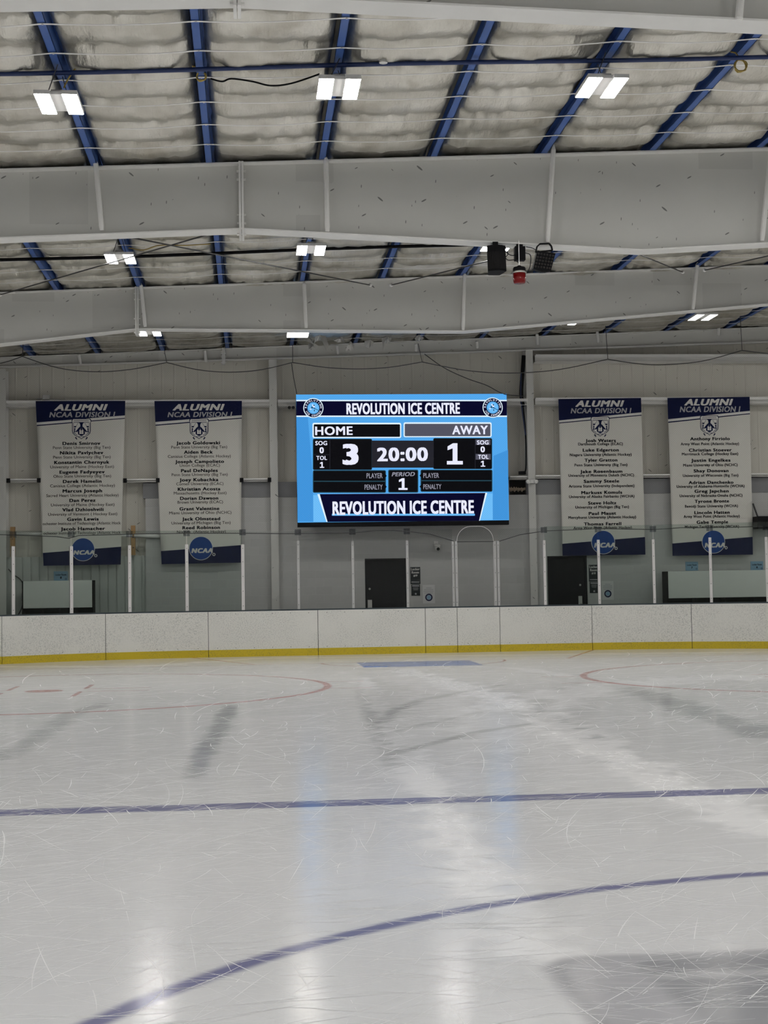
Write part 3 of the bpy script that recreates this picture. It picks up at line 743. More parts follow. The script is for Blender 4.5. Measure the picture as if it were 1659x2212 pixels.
# light panel
c = [(1161,541), (1200,547), (1190,585), (1152,580)]
lp = thing('stage_light', 'black panel light with a grid of lenses, right of the siren', 'light', tuple(at3(1176, 585, YS)))
mb = MB(); q = [at3(x, y, YS - .1) for x, y in c]
bow = [q[3].lerp(q[2], t) + Vector((0, 0, -.03 * math.sin(PI * t))) for t in (0, .25, .5, .75, 1)]
ol = [q[0], q[1]] + bow[::-1]
n = len(ol); mb.add([tuple(p) for p in ol] + [(p.x, p.y + .13, p.z + .01) for p in ol], [tuple(range(n)), tuple(range(2*n-1, n-1, -1))] + [(i, i+n, (i+1) % n + n, (i+1) % n) for i in range(n)])
mb.build('housing', M['black'], lp)
ml = plain('dim lamp lens', (.034, .031, .029), .3, spec=.2)
LNS = raw(MB().lathe((0, 0, 0), [(.010, 0), (.016, .006), (.017, .014)], 8, axis='y'), 'lens')
for i in range(6):
    for j in range(5):
        u = (i + .6) / 6.2; v = (j + .95) / 5.7
        p = q[0].lerp(q[1], u).lerp(q[3].lerp(q[2], u), v); inst('lens', LNS, (p.x, p.y - .012, p.z), ml, lp)
yk = MB(); a = at3(1157, 545, YS - .05); b = at3(1193, 541, YS - .05); ta = at3(1166, 527, YS - .05); tb = at3(1186, 526, YS - .05)
for p, q_ in ((a, at3(1160,533,YS-.05)), (at3(1160,533,YS-.05), ta), (ta, tb), (tb, at3(1191,532,YS-.05)), (at3(1191,532,YS-.05), b), (a, b)): yk.bar(p, q_, .03, .02)
yk.build('yoke', M['black'], lp)
for pts, lb in (([(1090,531),(1097,548),(1092,556),(1098,562),(1112,562),(1120,568)], 'black cable looping from the speaker to the siren'),
                ([(1135,546),(1146,552),(1145,575),(1139,588)], 'black cable looping right of the siren'),
                ([(1136,533),(1150,536),(1158,540)], 'short black cable joining the small box to the panel light'),
                ([(1084,529),(1094,545),(1106,552),(1118,549)], 'black cable between the speaker and the small box')):
    wire(smoothp([at3(x, y, YS - .06) for x, y in pts]), .006, 'black', 'equipment_cable', lb, 'cable', 'equipment cables')

# ------------------------------------------------------------------ end wall details
YC = 37.42                                            # front of the block wall
zblk = at(700, 1073, YC)[1]; xblk = at(315, 1200, YC)[0]; zgirt = at(700, 1034, 37.5)[1]
d1 = [at(*p, YC) for p in ((788,1207),(878,1206))]; d2 = [at(*p, YC) for p in ((1182,1202),(1267,1201))]
zd = d1[0][1]
mb = MB()
for a, b, z0, z1 in ((xblk, d1[0][0], 0, zd), (d1[1][0], d2[0][0], 0, zd), (d2[1][0], XR, 0, zd), (xblk, XR, zd, zblk)): mb.box(a, b, YC, YW - .02, z0, z1)
mb.build('wall_block', M['block'])['kind'] = 'structure'
mb = MB(); xr0 = at(1100, 1050, YC)[0]; xr1 = at(1137, 1050, YC)[0]
xb0 = at(309, 1050, YC)[0]
mb.box(xb0, xr0, YC - .02, YW - .02, zblk, zgirt - .08); mb.box(xr1, XR, YC - .02, YW - .02, zblk, zgirt - .08)  # dark grey band between the top of the blocks and the low girts
mb.build('wall_band', M['greyband'])['kind'] = 'structure'
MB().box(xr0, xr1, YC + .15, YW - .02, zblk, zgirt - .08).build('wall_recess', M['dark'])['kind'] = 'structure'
o = MB(); 
for k in range(14):
    xx = xr0 + (xr1 - xr0) * (k + .5) / 14; o.tube([(xx - .03, YC + .12, zblk + .12 + .03*math.sin(k*2.1)), (xx, YC + .10, zblk + .17 + .03*math.cos(k*3)), (xx + .03, YC + .12, zblk + .14)], .028, 6)
tag(o.build('insulation_roll', plain('dirty brown insulation', (.38, .30, .22), .9, var=.4, vs=12), smooth=True), 'dirty loose insulation stuffed in the gap left of the right column', 'insulation')
for i, (dd, hx, hy, px_, lb) in enumerate(((d1, 660, 1250, (648,1315,675,1365), 'black door beside the locker room 9 sign'), (d2, None, None, None, 'black door beside the locker room 10 sign'))):
    root = thing('door_%d' % (i + 1), lb, 'door', ((dd[0][0] + dd[1][0]) / 2, YC, 0), 'black locker room doors', 'structure')
    MB().box(dd[0][0] + .045, dd[1][0] - .045, YC + .04, YC + .085, 0, zd - .045).build('door_leaf', M['blackpaint'], root)
    f = MB(); f.box(dd[0][0], dd[0][0] + .045, YC - .015, YC + .12, 0, zd); f.box(dd[1][0] - .045, dd[1][0], YC - .015, YC + .12, 0, zd); f.box(dd[0][0] + .045, dd[1][0] - .045, YC - .015, YC + .12, zd - .045, zd)
    f.build('door_frame', M['blackpaint'], root)
    kx, kz = at(*((560 + 660/2.765, 820 + 1250/2.765) if i == 0 else (1120 + 412/3.078, 840 + 1304/3.078)), YC)
    MB().lathe((kx, YC + .04, kz), [(.028, 0), (.028, -.015), (.02, -.03)], 16, axis='y').build('deadbolt', M['chrome'], root)
    bx0, bz1 = at(*((794.5, 1296) if i == 0 else (1250, 1287.5)), YC); bx1, bz0 = at(*((804, 1313) if i == 0 else (1258.5, 1304.5)), YC)
    pl = MB().box(bx0, bx1, YC + .03, YC + .04, bz0 - .05, bz1).build('push_plate', M['chrome'], root)
    MB().tube([((bx0+bx1)/2, YC + .03, bz0), ((bx0+bx1)/2, YC - .03, bz0 + .01), ((bx0+bx1)/2 + .04, YC - .03, bz0 + .01)], .012, 8).build('door_handle', M['chrome'], pl)

# columns, girts
def column(px0, px1, pyt, lb, Y=37.25):
    x0, x1 = at(px0, 1000, Y)[0], at(px1, 1000, Y)[0]; z1 = at((px0 + px1) / 2, pyt, Y)[1]
    r = thing('wall_column', lb, 'column', ((x0 + x1) / 2, Y, 0), 'cream wall columns')
    MB().box(x0, x1, Y, Y + .012, 0, z1).build('face_flange', M['beam'], r)
    MB().box((x0 + x1)/2 - .01, (x0 + x1)/2 + .01, Y + .012, YW - .03, 0, z1).build('web', M['paint'], r)
    MB().box(x0, x1, YW - .045, YW - .03, 0, z1).build('back_flange', M['paint'], r)
column(583.5, 600, 776, 'cream steel wall column left of the lit screen')
column(1140.5, 1156, 752, 'cream steel wall column right of the lit screen')
column(-6, 13, 797, 'cream steel wall column at the left edge of the photo')
def girt(px0, px1, py0, py1, lb, Y=37.225, dep=.2, ends=False):
    x0, z = at(px0, py0, Y); x1, _ = at(px1, py0, Y); z0 = at((px0 + px1)/2, py1, Y)[1]; z1 = at((px0 + px1)/2, py0, Y)[1]
    r = thing('wall_girt', lb, 'girt', ((x0 + x1)/2, Y, z0), 'cream wall girts')
    MB().box(x0, x1, Y + .02, YW - .02, z0, z0 + .01).build('lower_lip', M['paint'], r)
    MB().box(x0, x1, Y, Y + .012, z1 - (z1 - z0)*.45, z1).build('front_lip', M['paint'], r)
    MB().box(x0, x1, Y + .012, YW - .02, z1 - .012, z1).build('top_flange', M['paint'], r)
    MB().box(x0, x1, Y + .1, Y + .112, z0 + .01, z1 - .012).build('web', M['paint'], r)
    if ends:
        for xx in (x0, x1): MB().box(xx - .045, xx + .045, Y - .03, Y + .03, z1 - .10, z1 + .01).build('end_cap', M['black'], r)
girt(13, 582, 864, 877, 'cream wall girt holding up the two left banners')
girt(600, 1140, 862, 876, 'cream wall girt running behind the top of the screen')
girt(1157, 1700, 858, 872, 'cream wall girt holding up the two right banners')
girt(1157, 1700, 765, 780, 'cream wall girt high on the wall above the right banners')
girt(18, 84, 1034, 1041, 'short low girt at the left edge beside the first banner', ends=True)
girt(270, 341, 1034, 1041, 'short low girt between the two left banners', ends=True)
girt(522, 582, 1033, 1040, 'short low girt between second banner and left column', ends=True)
girt(1102, 1139, 1028, 1035, 'short low girt between the screen and right column')
girt(1157, 1212, 1026, 1033, 'short low girt between right column and third banner')
girt(1388, 1450, 1024, 1031, 'short low girt between the two right banners')
girt(1622, 1700, 1022, 1029, 'short low girt at the right edge beside the last banner')
# left recess: cream panel and low corrugated siding
YR = 37.5
x0, z0 = at(-300, 1200, YR); x1, z1 = at(312, 1200, YR)
mb = MB(); x = -10.9
while x < x1 - .05:
    mb.prism([(x, 0), (min(x + .18, x1), 0), (min(x + .18, x1), z1), (x, z1)], YR, YR + .05)
    mb.box(x + .18, min(x + .205, x1), YR + .03, YR + .05, 0, z1 - .01); x += .21
mb.build('wall_corrugated', M['corr'])['kind'] = 'structure'
PBL = raw(MB().lathe((0, 0, 0), [(.018, .001), (.014, -.006)], 8, axis='y'), 'bolt')
for px0, px1, pyt, pyb, lb in ((22, 32, 1138, 1203, 'short timber post left of the first banner'), (283, 292, 1135, 1199, 'short timber post right of the first banner')):
    Y = 37.34; xa, za = at(px0, pyb, Y); xb, zb2 = at(px1, pyt, Y)
    r = thing('timber_post', lb, 'post', ((xa + xb)/2, Y, za), 'timber posts'); MB().box(xa, xb, Y, Y + .09, za, zb2).build('post', M['wood'], r, bevel=.004)
    for t in (.25, .6): inst('bolt', PBL, ((xa+xb)/2, Y, za + (zb2 - za)*t), M['darksteel'], r)
Y = 37.32
wire([at3(34, 1153, Y), at3(120, 1153, Y), at3(200, 1154, Y), at3(286, 1157, Y)], .04, 'paint', 'rail_pipe', 'cream rail pipe behind the first banner', 'pipe', 'cream rail pipes', 8)
wire([at3(290, 1157, Y), at3(346, 1158, Y)], .05, 'paint', 'rail_pipe', 'short cream rail pipe between the timber post and second banner', 'pipe', 'cream rail pipes', 8)

# ------------------------------------------------------------------ banners
def cloth_shape(mb, wave, step=.16):
    bm = bmesh.new(); vs_ = [bm.verts.new(p) for p in mb.v]
    for f in mb.f:
        try: bm.faces.new([vs_[i] for i in f])
        except ValueError: pass
    xs_ = [p[0] for p in mb.v]; zs_ = [p[2] for p in mb.v]
    for ax, lo, hi in ((0, min(xs_), max(xs_)), (2, min(zs_), max(zs_))):
        k = math.floor(lo / step) * step
        while k < hi:
            no = (1,0,0) if ax == 0 else (0,0,1); co = (k,0,0) if ax == 0 else (0,0,k)
            bmesh.ops.bisect_plane(bm, geom=bm.verts[:] + bm.edges[:] + bm.faces[:], plane_co=co, plane_no=no, dist=1e-6); k += step
    for v in bm.verts: v.co.y += wave(v.co.x, v.co.z)
    out = MB(); bm.verts.index_update(); out.v = [tuple(v.co) for v in bm.verts]; out.f = [tuple(v.index for v in f.verts) for f in bm.faces]; bm.free(); return out
def banner(T, corners, head, s1, s2, foot, al, nc, crest, dsc, ncx, rows, label, smallbold):
    Y = 37.215
    tl, tr, br, bl = [T(*p) for p in corners]
    X0 = at(*tl, Y)[0]; ph = X0
    zt_ = at(*tl, Y)[1]
    wave = lambda x, z: (.018 * math.sin((x - ph) * 3.1 + .6) + .012 * math.sin((x - ph)*6.3 + z)) * min(1, max(0, (zt_ - z) / 2.0))
    r = thing('banner', label, 'banner', (at(*tl, Y)[0] + .9, Y, at(*bl, Y)[1]), 'alumni banners')
    mb = MB(); p = [at(*q, Y) for q in (tl, tr, br, bl)]
    mb.v = [(x, Y, z) for x, z in p]; mb.f = [(0,1,2,3)]
    cl = cloth_shape(mb, wave); n = len(cl.v)
    o = cl.build('cloth', M['banner'], r, smooth=True); so = o.modifiers.new('solid', 'SOLIDIFY'); so.thickness = .004; so.offset = 0
    def lay(name, mat, fn, off, parent=r):
        q = MB(); fn(q, Y - off)
        return cloth_shape(q, wave).build(name, M[mat], parent)
    edge = lambda y, side: (tl[0] + (bl[0]-tl[0])*(y - tl[1])/(bl[1]-tl[1])) if side < 0 else (tr[0] + (br[0]-tr[0])*(y - tr[1])/(br[1]-tr[1]))
    def strip(a0, a1, b0, b1):           # rows a0/a1 on the left and right, down to b0/b1
        A0, A1, B0, B1 = [T(0, v)[1] for v in (a0, a1, b0, b1)]
        return lambda q, yy: pq(q, [(edge(A0, -1), A0), (edge(A1, 1), A1), (edge(B1, 1), B1), (edge(B0, -1), B0)], yy)
    hd = lay('header', 'navy', strip(corners[0][1], corners[1][1], *head), .005)
    lay('stripe', 'bwhite', strip(*head, *s1), .005); lay('thin_stripe', 'navy', strip(*s1, *s2), .005)
    ft = lay('footer', 'navy', strip(*foot, corners[3][1], corners[2][1]), .005)
    def tx(s, a, b, c, d_, **kw):
        return lambda q, yy: text(q, s, *[T(a, 0)[0], T(b, 0)[0]], T(0, c)[1], T(0, d_)[1], yy, **kw)
    lay('title_lettering', 'bwhite', tx('ALUMNI', *al, bold=.05, shear=.28), .009, hd)
    lay('subtitle_lettering', 'bgrey', tx('NCAA DIVISION I', *nc, bold=.03, shear=.2), .009, hd)
    q1 = MB(); q2 = MB(); sc_ = T(100, 0)[0] - T(0, 0)[0]; sc_ /= 100
    for nm, x0, x1, yb, sub in rows:
        text(q2 if sub else q1, nm, T(x0,0)[0], T(x1,0)[0], T(0, yb - (21 if not sub else 18))[1], T(0, yb)[1], Y - .006, bold=(.045 if not sub else (.034 if smallbold else .008)))
    cloth_shape(q1, wave, 9).build('name_lettering', M['ink'], r)
    cloth_shape(q2, wave, 9).build('school_lettering', M['ink' if smallbold else 'serifink'], r)
    # crest: shield outline with two facing figures, bars and a ribbon
    cx_, cy_ = crest
    def S(pts): return [T(cx_ + a, cy_ + b) for a, b in pts]
    shield = [(-60,-62),(-55,-66),(55,-66),(60,-62),(64,-52),(60,-40),(60,10),(57,28),(40,44),(14,56),(0,66),(-14,56),(-40,44),(-57,28),(-60,10),(-60,-40),(-64,-52)]
    cr = lay('crest', 'navy', lambda q, yy: pq(q, S(shield), yy), .009)
    lay('crest_field', 'bwhite', lambda q, yy: pq(q, S([(a*.93, b*.94) for a, b in shield]), yy), .012, cr)
    def figs(q, yy):
        pq(q, S([(-50,-43),(50,-43),(49,-40),(-49,-40)]), yy)
        pq(q, S([(-17,-40),(17,-40),(9,-33),(7,-20),(-7,-20),(-9,-33)]), yy)            # pillar top
        pq(q, S([(-7,-20),(7,-20),(4,10),(-4,10)]), yy)
        for s in (-1, 1):
            pq(q, S([(s*6,-16),(s*14,-10),(s*36,16),(s*34,22),(s*24,18),(s*6,2)]), yy)       # wedge under each figure
            pq(q, S([(s*30,-18),(s*48,-18),(s*47,-9),(s*36,-9)]), yy)
            pq(q, S([(s*38,-5),(s*46,-5),(s*46,18),(s*50,19),(s*50,22),(s*36,22),(s*40,12)]), yy)
            pq(q, S([(s*20,-38),(s*22,-38),(s*33,-20),(s*31,-19)]), yy)
            pq(q, S([(s*13,8),(s*21,14),(s*23,28),(s*17,40),(s*13,36)]), yy)
            pq(q, S([(s*52,20),(s*50,26),(s*26,42),(s*24,40)]), yy)
            pq(q, S([(s*49,-40),(s*51,-40),(s*53,18),(s*51,18)]), yy)
            pq(q, S([(s*34,52),(s*42,55),(s*30,70),(s*26,66)]), yy)
        pq(q, S([(-1,12),(1,12),(1,30),(-1,30)]), yy); pq(q, S([(-15,33),(15,33),(10,42),(0,46),(-10,42)]), yy); pq(q, S([(-20,49),(20,49),(18,52),(-18,52)]), yy)
        for k in range(13): pq(q, S([(-46 + 7.2*k, -55), (-42 + 7.2*k, -55), (-42 + 7.2*k, -50), (-46 + 7.2*k, -50)]), yy)
    lay('crest_figures', 'navy', figs, .015, cr)
    # round emblem at the foot
    dx, dy, dr = dsc; c0 = at(*T(dx, dy), Y); R_ = abs(at(*T(dx + dr, dy), Y)[0] - c0[0])
    em = lay('emblem', 'bwhite', lambda q, yy: disc(q, c0, R_, yy), .009)
    lay('emblem_disc', 'royal', lambda q, yy: disc(q, c0, R_ * .955, yy), .012, em)
    lay('emblem_lettering', 'bwhite', tx('NCAA', *ncx, bold=.075, shear=.22), .016, em)
    lay('emblem_mark', 'bwhite', lambda q, yy: disc(q, at(*T(dx + dr*1.08, dy + dr*.52), Y), R_ * .13, yy, 16, R_*.07), .016, em)
    # hem rod and eyelets
    a = at3(bl[0], bl[1], Y); b = at3(br[0], br[1], Y)
    return r
T5 = lambda x, y: (x / 2.9625, 840 + y / 2.9625)
T7 = lambda x, y: (1120 + x / 3.078, 840 + y / 3.078)
def rows(L): return [(s, a, b, y, i % 2) for i, (s, a, b, y) in enumerate(L)]
PSU = 'Penn State University (Big Ten)'
B1 = rows([('Denis Smirnov',400,642,359),(PSU,338,706,384),('Nikita Pavlychev',383,661,419),(PSU,340,708,445),('Konstantin Chernyuk',346,700,480),('University of Maine (Hockey East)',321,729,507),
  ('Eugene Fadyeyev',380,670,542),('Ohio State University (Big Ten)',341,711,567),('Derek Hamelin',402,650,602),('Canisius College (Atlantic Hockey)',320,735,628),('Marcus Joseph',400,654,663),('Sacred Heart University (Atlantic Hockey)',296,759,690),
  ('Dan Perez',444,612,724),('University of Maine (Hockey East)',325,733,750),('Vlad Dzhioshvili',398,663,783),('University of Vermont ( Hockey East)',308,750,810),('Gavin Lewis',429,632,844),('ochester Institute of Technology (Atlantic Hock',273,772,869),
  ('Jacob Hamacher',388,673,905),('ochester Institute of Technology (Atlantic Hock',278,772,930)])
B2 = rows([('Jacob Goldowski',1128,1408,356),(PSU,1096,1454,381),('Aiden Beck',1177,1362,415),('Canisius College (Atlantic Hockey)',1074,1477,440),('Joseph Campolieto',1121,1434,475),('Union College (ECAC)',1150,1407,498),
  ('Paul DeNaples',1158,1394,533),(PSU,1098,1457,557),('Joey Kubachka',1148,1398,592),('Cornell University (ECAC)',1128,1430,616),('Khristian Acosta',1137,1411,651),('Massachusetts (Hockey East)',1112,1449,675),
  ('Dorian Dawson',1152,1397,710),('Brown University (ECAC)',1136,1427,733),('Grant Valentine',1148,1404,777),('Miami University of Ohio (NCHC)',1083,1481,801),('Jack Olmstead',1165,1409,842),('University of Michigan (Big Ten)',1097,1476,866),
  ('Reed Robinson',1167,1408,898),('Niagara  (Atlantic Hockey)',1132,1445,923)])
B3 = rows([('Josh Waters',446,648,354),('Dartmouth College (ECAC)',398,694,375),('Luke Edgerton',428,667,417),('Niagara University (Atlantic Hockey)',342,752,446),('Tyler Gratton',440,658,484),(PSU,374,724,514),
  ('Jake Rosenbaum',412,691,559),('University of Minnesota Duluth (NCHC)',333,768,583),('Sammy Steele',435,670,624),('Arizona State University (Independent)',335,771,654),('Markuss Komuls',419,690,699),('University of Alaska Fairbanks (WCHA)',337,772,724),
  ('Steve Holtz',464,650,769),('University of Michigan (Big Ten)',379,735,794),('Paul Maust',468,649,838),('Mercyhurst University (Atlantic Hockey)',332,783,862),('Thomas Farrell',436,684,908),('Army West Point (Atlantic Hockey)',366,755,932)])
B4 = rows([('Anthony Firriolo',1142,1405,342),('Army West Point (Atlantic Hockey)',1080,1466,374),('Christian Stoever',1134,1418,417),('Merrimack College (Hockey East)',1088,1461,441),('Justin Engelkes',1149,1410,485),('Miami University of Ohio (NCHC)',1097,1457,515),
  ('Shay Donovan',1166,1397,555),('University of Wisconsin (Big Ten)',1095,1462,584),('Adrian Danchenko',1133,1430,632),('University of Alabama-Huntsville (WCHA)',1052,1503,656),('Greg Japchen',1172,1398,690),('University of Nebraska-Omaha (NCHC)',1072,1490,718),
  ('Tyrone Bronte',1173,1400,757),('Bemidji State University (WCHA)',1108,1460,788),('Lincoln Hatten',1171,1404,832),('Army West Point (Atlantic Hockey)',1099,1472,856),('Gabe Temple',1186,1393,896),('Michigan Tech University (WCHA)',1107,1467,925)])
banner(T5, [(228,78),(802,77),(772,1124),(278,1132)], (215,170), (231,186), (238,191), (1050,1010), (346,690,98,139), (315,738,148,181), (521,256), (532,1028,76), (468,606,1033,1061), B1,
       'white and navy alumni banner hanging farthest left, ten names', False)
banner(T5, [(988,78),(1548,77),(1542,1112),(1034,1122)], (212,168), (229,184), (236,190), (1038,1000), (1104,1438,97,138), (1072,1487,148,180), (1274,256), (1286,1020,77), (1224,1362,1020,1050), B2,
       'white and navy alumni banner second from the left, ten names', False)
banner(T7, [(265,68),(815,60),(845,1102),(294,1110)], (210,156), (224,172), (230,178), (1030,985), (378,704,77,119), (347,752,128,162), (543,250), (562,1020,78), (503,642,1023,1055), B3,
       'white and navy alumni banner just right of the right column', True)
banner(T7, [(990,60),(1537,53),(1560,1102),(1026,1110)], (202,146), (218,162), (226,168), (1028,984), (1102,1428,67,110), (1072,1477,117,154), (1269,243), (1295,1017,76), (1238,1372,1023,1055), B4,
       'white and navy alumni banner hanging farthest right, nine names', True)

# ------------------------------------------------------------------ scoreboard
YSB = 36.6
T6 = lambda x, y: (560 + x / 2.765, 820 + y / 2.765)
E_ = {k: emit('screen ' + k, c, s) for k, c, s in (('sky', (84,170,240), 1.0), ('sky light', (110,190,250), 1.0), ('sky dark', (66,150,222), 1.0), ('navy', (6,6,40), 1.0), ('white', (232,234,255), 1.05), ('black', (10,10,14), 1.0),
      ('slate', (36,36,44), 1.0), ('grey', (84,84,98), 1.0), ('dim', (150,150,165), 1.0), ('line', (225,242,255), 1.05), ('outline', (34,66,80), 1.0))}
c = [at(*T6(*p), YSB) for p in ((219,90),(1478,88),(1490,843),(230,853))]
xl, xr_ = (c[0][0] + c[3][0]) / 2, (c[1][0] + c[2][0]) / 2; ztp, zbt = c[0][1], c[3][1] - .005
sb = thing('scoreboard', 'large lit blue scoreboard screen on the end wall', 'scoreboard', ((xl + xr_)/2, YSB, zbt - .1))
zbb = at(*T6(228, 881), YSB)[1]
MB().box(xl, xr_, YSB, YSB + .22, zbb, ztp).build('cabinet', M['black'], sb)
MB().box(xl + .05, xr_ - .05, YSB - .012, YSB, zbb + .01, zbt - .01).build('lower_bar', M['black'], sb)
bk = MB()
for xx in (xl + .6, xr_ - .6): bk.box(xx - .06, xx + .06, YSB + .22, 37.38, zbt + .8, ztp - .1)
bk.build('mount', M['darksteel'], sb)
scr = MB().box(xl, xr_, YSB - .02, YSB, zbt, ztp).build('screen', E_['sky'], sb)
def scrn(name, mat, fn, lv): q = MB(); fn(q, YSB - .02 - .003 * lv); return q.build(name, E_[mat], scr)
pol = lambda *pts: (lambda q, yy: pq(q, [T6(*p) for p in pts], yy))
rec = lambda a, b, c_, d_: pol((a, b), (c_, b), (c_, d_), (a, d_))
def rrec(a, b, c_, d_, r=9):
    pts = []
    for ox, oy, a0 in ((c_-r, b+r, -PI/2), (c_-r, d_-r, 0), (a+r, d_-r, PI/2), (a+r, b+r, PI)):
        for k in range(5): an = a0 + PI/2*k/4; pts.append((ox + r*math.cos(an), oy + r*math.sin(an)))
    return pol(*pts)
def many(*fs): return lambda q, yy: [f(q, yy) for f in fs]
tx6 = lambda s, a, b, c_, d_, **kw: (lambda q, yy: text(q, s, T6(a,0)[0], T6(b,0)[0], T6((a+b)/2, c_)[1], T6((a+b)/2, d_)[1], yy, **kw))
def one6(a, b, c_, d_):                    # numeral one with flag and foot
    w_ = b - a; h = d_ - c_
    return many(pol((a+w_*.38,c_),(a+w_*.66,c_),(a+w_*.66,d_-h*.16),(a+w_*.36,d_-h*.16),(a+w_*.36,c_+h*.24),(a+w_*.04,c_+h*.33),(a+w_*.04,c_+h*.15)), rec(a, d_-h*.165, b, d_))
scrn('shade_panel', 'sky dark', many(pol((222,223),(290,223),(322,600),(322,848),(231,848),(224,560)), pol((1400,455),(1486,420),(1489,836),(1392,836))), 1)
scrn('flank_panel', 'sky light', many(pol((322,690),(352,690),(402,850),(324,850)), pol((1360,680),(1394,680),(1395,838),(1318,840))), 2)
hb = scrn('header_band', 'navy', rec(221, 128, 1479, 216), 1)
scrn('band_line', 'line', many(rec(221, 121, 1479, 129), rec(222, 215, 1480, 223)), 2)
scrn('title_lettering', 'white', tx6('REVOLUTION ICE CENTRE', 521, 1199, 140, 206, bold=.045, space=.95), 3)
for cx_, cy_ in ((323, 171), (1393, 168)):
    C0 = at(*T6(cx_, cy_), YSB); k = at(*T6(cx_ + 60, cy_), YSB)[0] - C0[0]
    scrn('logo_rim', 'line', lambda q, yy: disc(q, C0, k, yy), 4)
    scrn('logo_ring', 'navy', lambda q, yy: disc(q, C0, k * .92, yy), 5)
    scrn('logo_disc', 'sky light', lambda q, yy: disc(q, C0, k * .60, yy), 6)
    scrn('logo_line', 'sky dark', lambda q, yy: disc(q, C0, k * .575, yy, 40, k*.52), 7)
    scrn('logo_lettering', 'white', lambda q, yy: (ring_text(q, 'REVOLUTION', C0, k*.765, k*.17, yy, PI*.97, PI*.03), ring_text(q, 'ICE CENTRE', C0, k*.765, k*.17, yy, PI*1.15, PI*1.85, True)), 6)
    P_ = lambda L: [(C0[0] + a*k/60, C0[1] + b*k/60) for a, b in L]
    scrn('logo_player', 'navy', lambda q, yy: [q.add([(x, yy, z) for x, z in P_(L)], [tuple(range(len(L)))]) for L in
        ([(-2,12),(4,20),(8,16),(4,8)], [(-12,14),(-7,8),(-4,2),(4,2),(10,-2),(8,-6),(0,-1),(-8,-2),(-14,-1),(-12,3),(-10,8)], [(5,0),(32,-14),(32,-17),(4,-3)], [(4,-10),(8,-10),(8,-20),(3,-20)], [(-18,-8),(-12,-4),(-24,-16),(-28,-16)])], 8)
    scrn('logo_jersey', 'white', lambda q, yy: [q.add([(x, yy, z) for x, z in P_(L)], [tuple(range(len(L)))]) for L in ([(-9,20),(-2,22),(0,12),(8,12),(10,4),(0,4),(-4,10),(-7,16)], [(-14,-3),(-10,-6),(-20,-12),(-22,-8)])], 9)
scrn('name_frame', 'line', many(rrec(318, 258, 848, 349, 10), rrec(862, 255, 1388, 344, 10)), 2)
scrn('home_box', 'black', rrec(326, 267, 841, 342, 5), 3); scrn('away_box', 'grey', rrec(869, 264, 1381, 338, 5), 3)
scrn('home_lettering', 'white', tx6('HOME', 334, 558, 280, 331, bold=.03), 4); scrn('away_lettering', 'white', tx6('AWAY', 1153, 1366, 275, 327, bold=.03), 4)
scrn('score_frame', 'outline', many(rrec(320, 353, 674, 540), rrec(1039, 349, 1391, 535), rrec(320, 541, 757, 676), rrec(963, 538, 1393, 670), rrec(770, 538, 950, 675)), 2)
scrn('score_panel', 'black', many(rrec(324, 357, 671, 537, 6), rrec(1042, 352, 1388, 532, 6)), 3)
scrn('clock_panel', 'slate', rec(672, 364, 1042, 526), 3)
scrn('divider', 'slate', many(rec(420, 360, 424, 535), rec(326, 447, 420, 451), rec(1288, 355, 1292, 530)), 4)
scrn('away_caption_box', 'grey', many(rec(1293, 358, 1381, 390), rec(1293, 444, 1383, 478)), 4)
scrn('caption_lettering', 'white', many(tx6('SOG', 335, 406, 367, 392, bold=.03), tx6('TOL', 341, 405, 456, 480, bold=.03), tx6('SOG', 1301, 1370, 363, 388, bold=.03), tx6('TOL', 1307, 1370, 449, 474, bold=.03)), 5)
scrn('stat_digits', 'white', many(tx6('0', 360, 386, 404, 440, bold=.04), one6(362, 388, 492, 527), tx6('0', 1322, 1348, 399, 434, bold=.04), one6(1323, 1350, 485, 520)), 5)
scrn('home_score', 'white', tx6('3', 498, 594, 385, 508, bold=.05), 5); scrn('away_score', 'white', one6(1121, 1216, 380, 507), 5)
scrn('clock_digits', 'white', tx6('20:00', 704, 1008, 406, 487, bold=.04), 5)
scrn('player_bar', 'black', many(pol((325,546),(752,546),(752,564),(762,575),(752,586),(752,604),(325,604)), pol((325,611),(752,611),(752,629),(762,640),(752,651),(752,671),(325,671)),
     pol((968,542),(1388,542),(1388,600),(968,600),(968,584),(957,573),(968,562)), pol((968,607),(1388,607),(1388,666),(968,666),(968,650),(957,639),(968,628))), 3)
scrn('player_lettering', 'dim', many(tx6('PLAYER', 641, 737, 559, 589, bold=.015), tx6('PENALTY', 629, 737, 627, 657, bold=.015), tx6('PLAYER', 980, 1074, 558, 587, bold=.015), tx6('PENALTY', 980, 1088, 625, 654, bold=.015)), 4)
scrn('period_box', 'black', rrec(775, 543, 945, 670, 6), 3)
scrn('period_lettering', 'dim', tx6('PERIOD', 791, 930, 553, 577, bold=.03, shear=.25), 4); scrn('period_digit', 'white', one6(832, 886, 589, 659), 4)
scrn('footer_edge', 'line', pol((347,684),(1362,676),(1318,843),(401,850)), 3)
scrn('footer_band', 'navy', pol((361,684),(1351,677),(1313,843),(408,850)), 4)
scrn('footer_underline', 'sky light', rec(434, 801, 1288, 813), 5)
scrn('footer_lettering', 'white', tx6('REVOLUTION ICE CENTRE', 438, 1283, 724, 804, bold=.045, space=.95), 6)

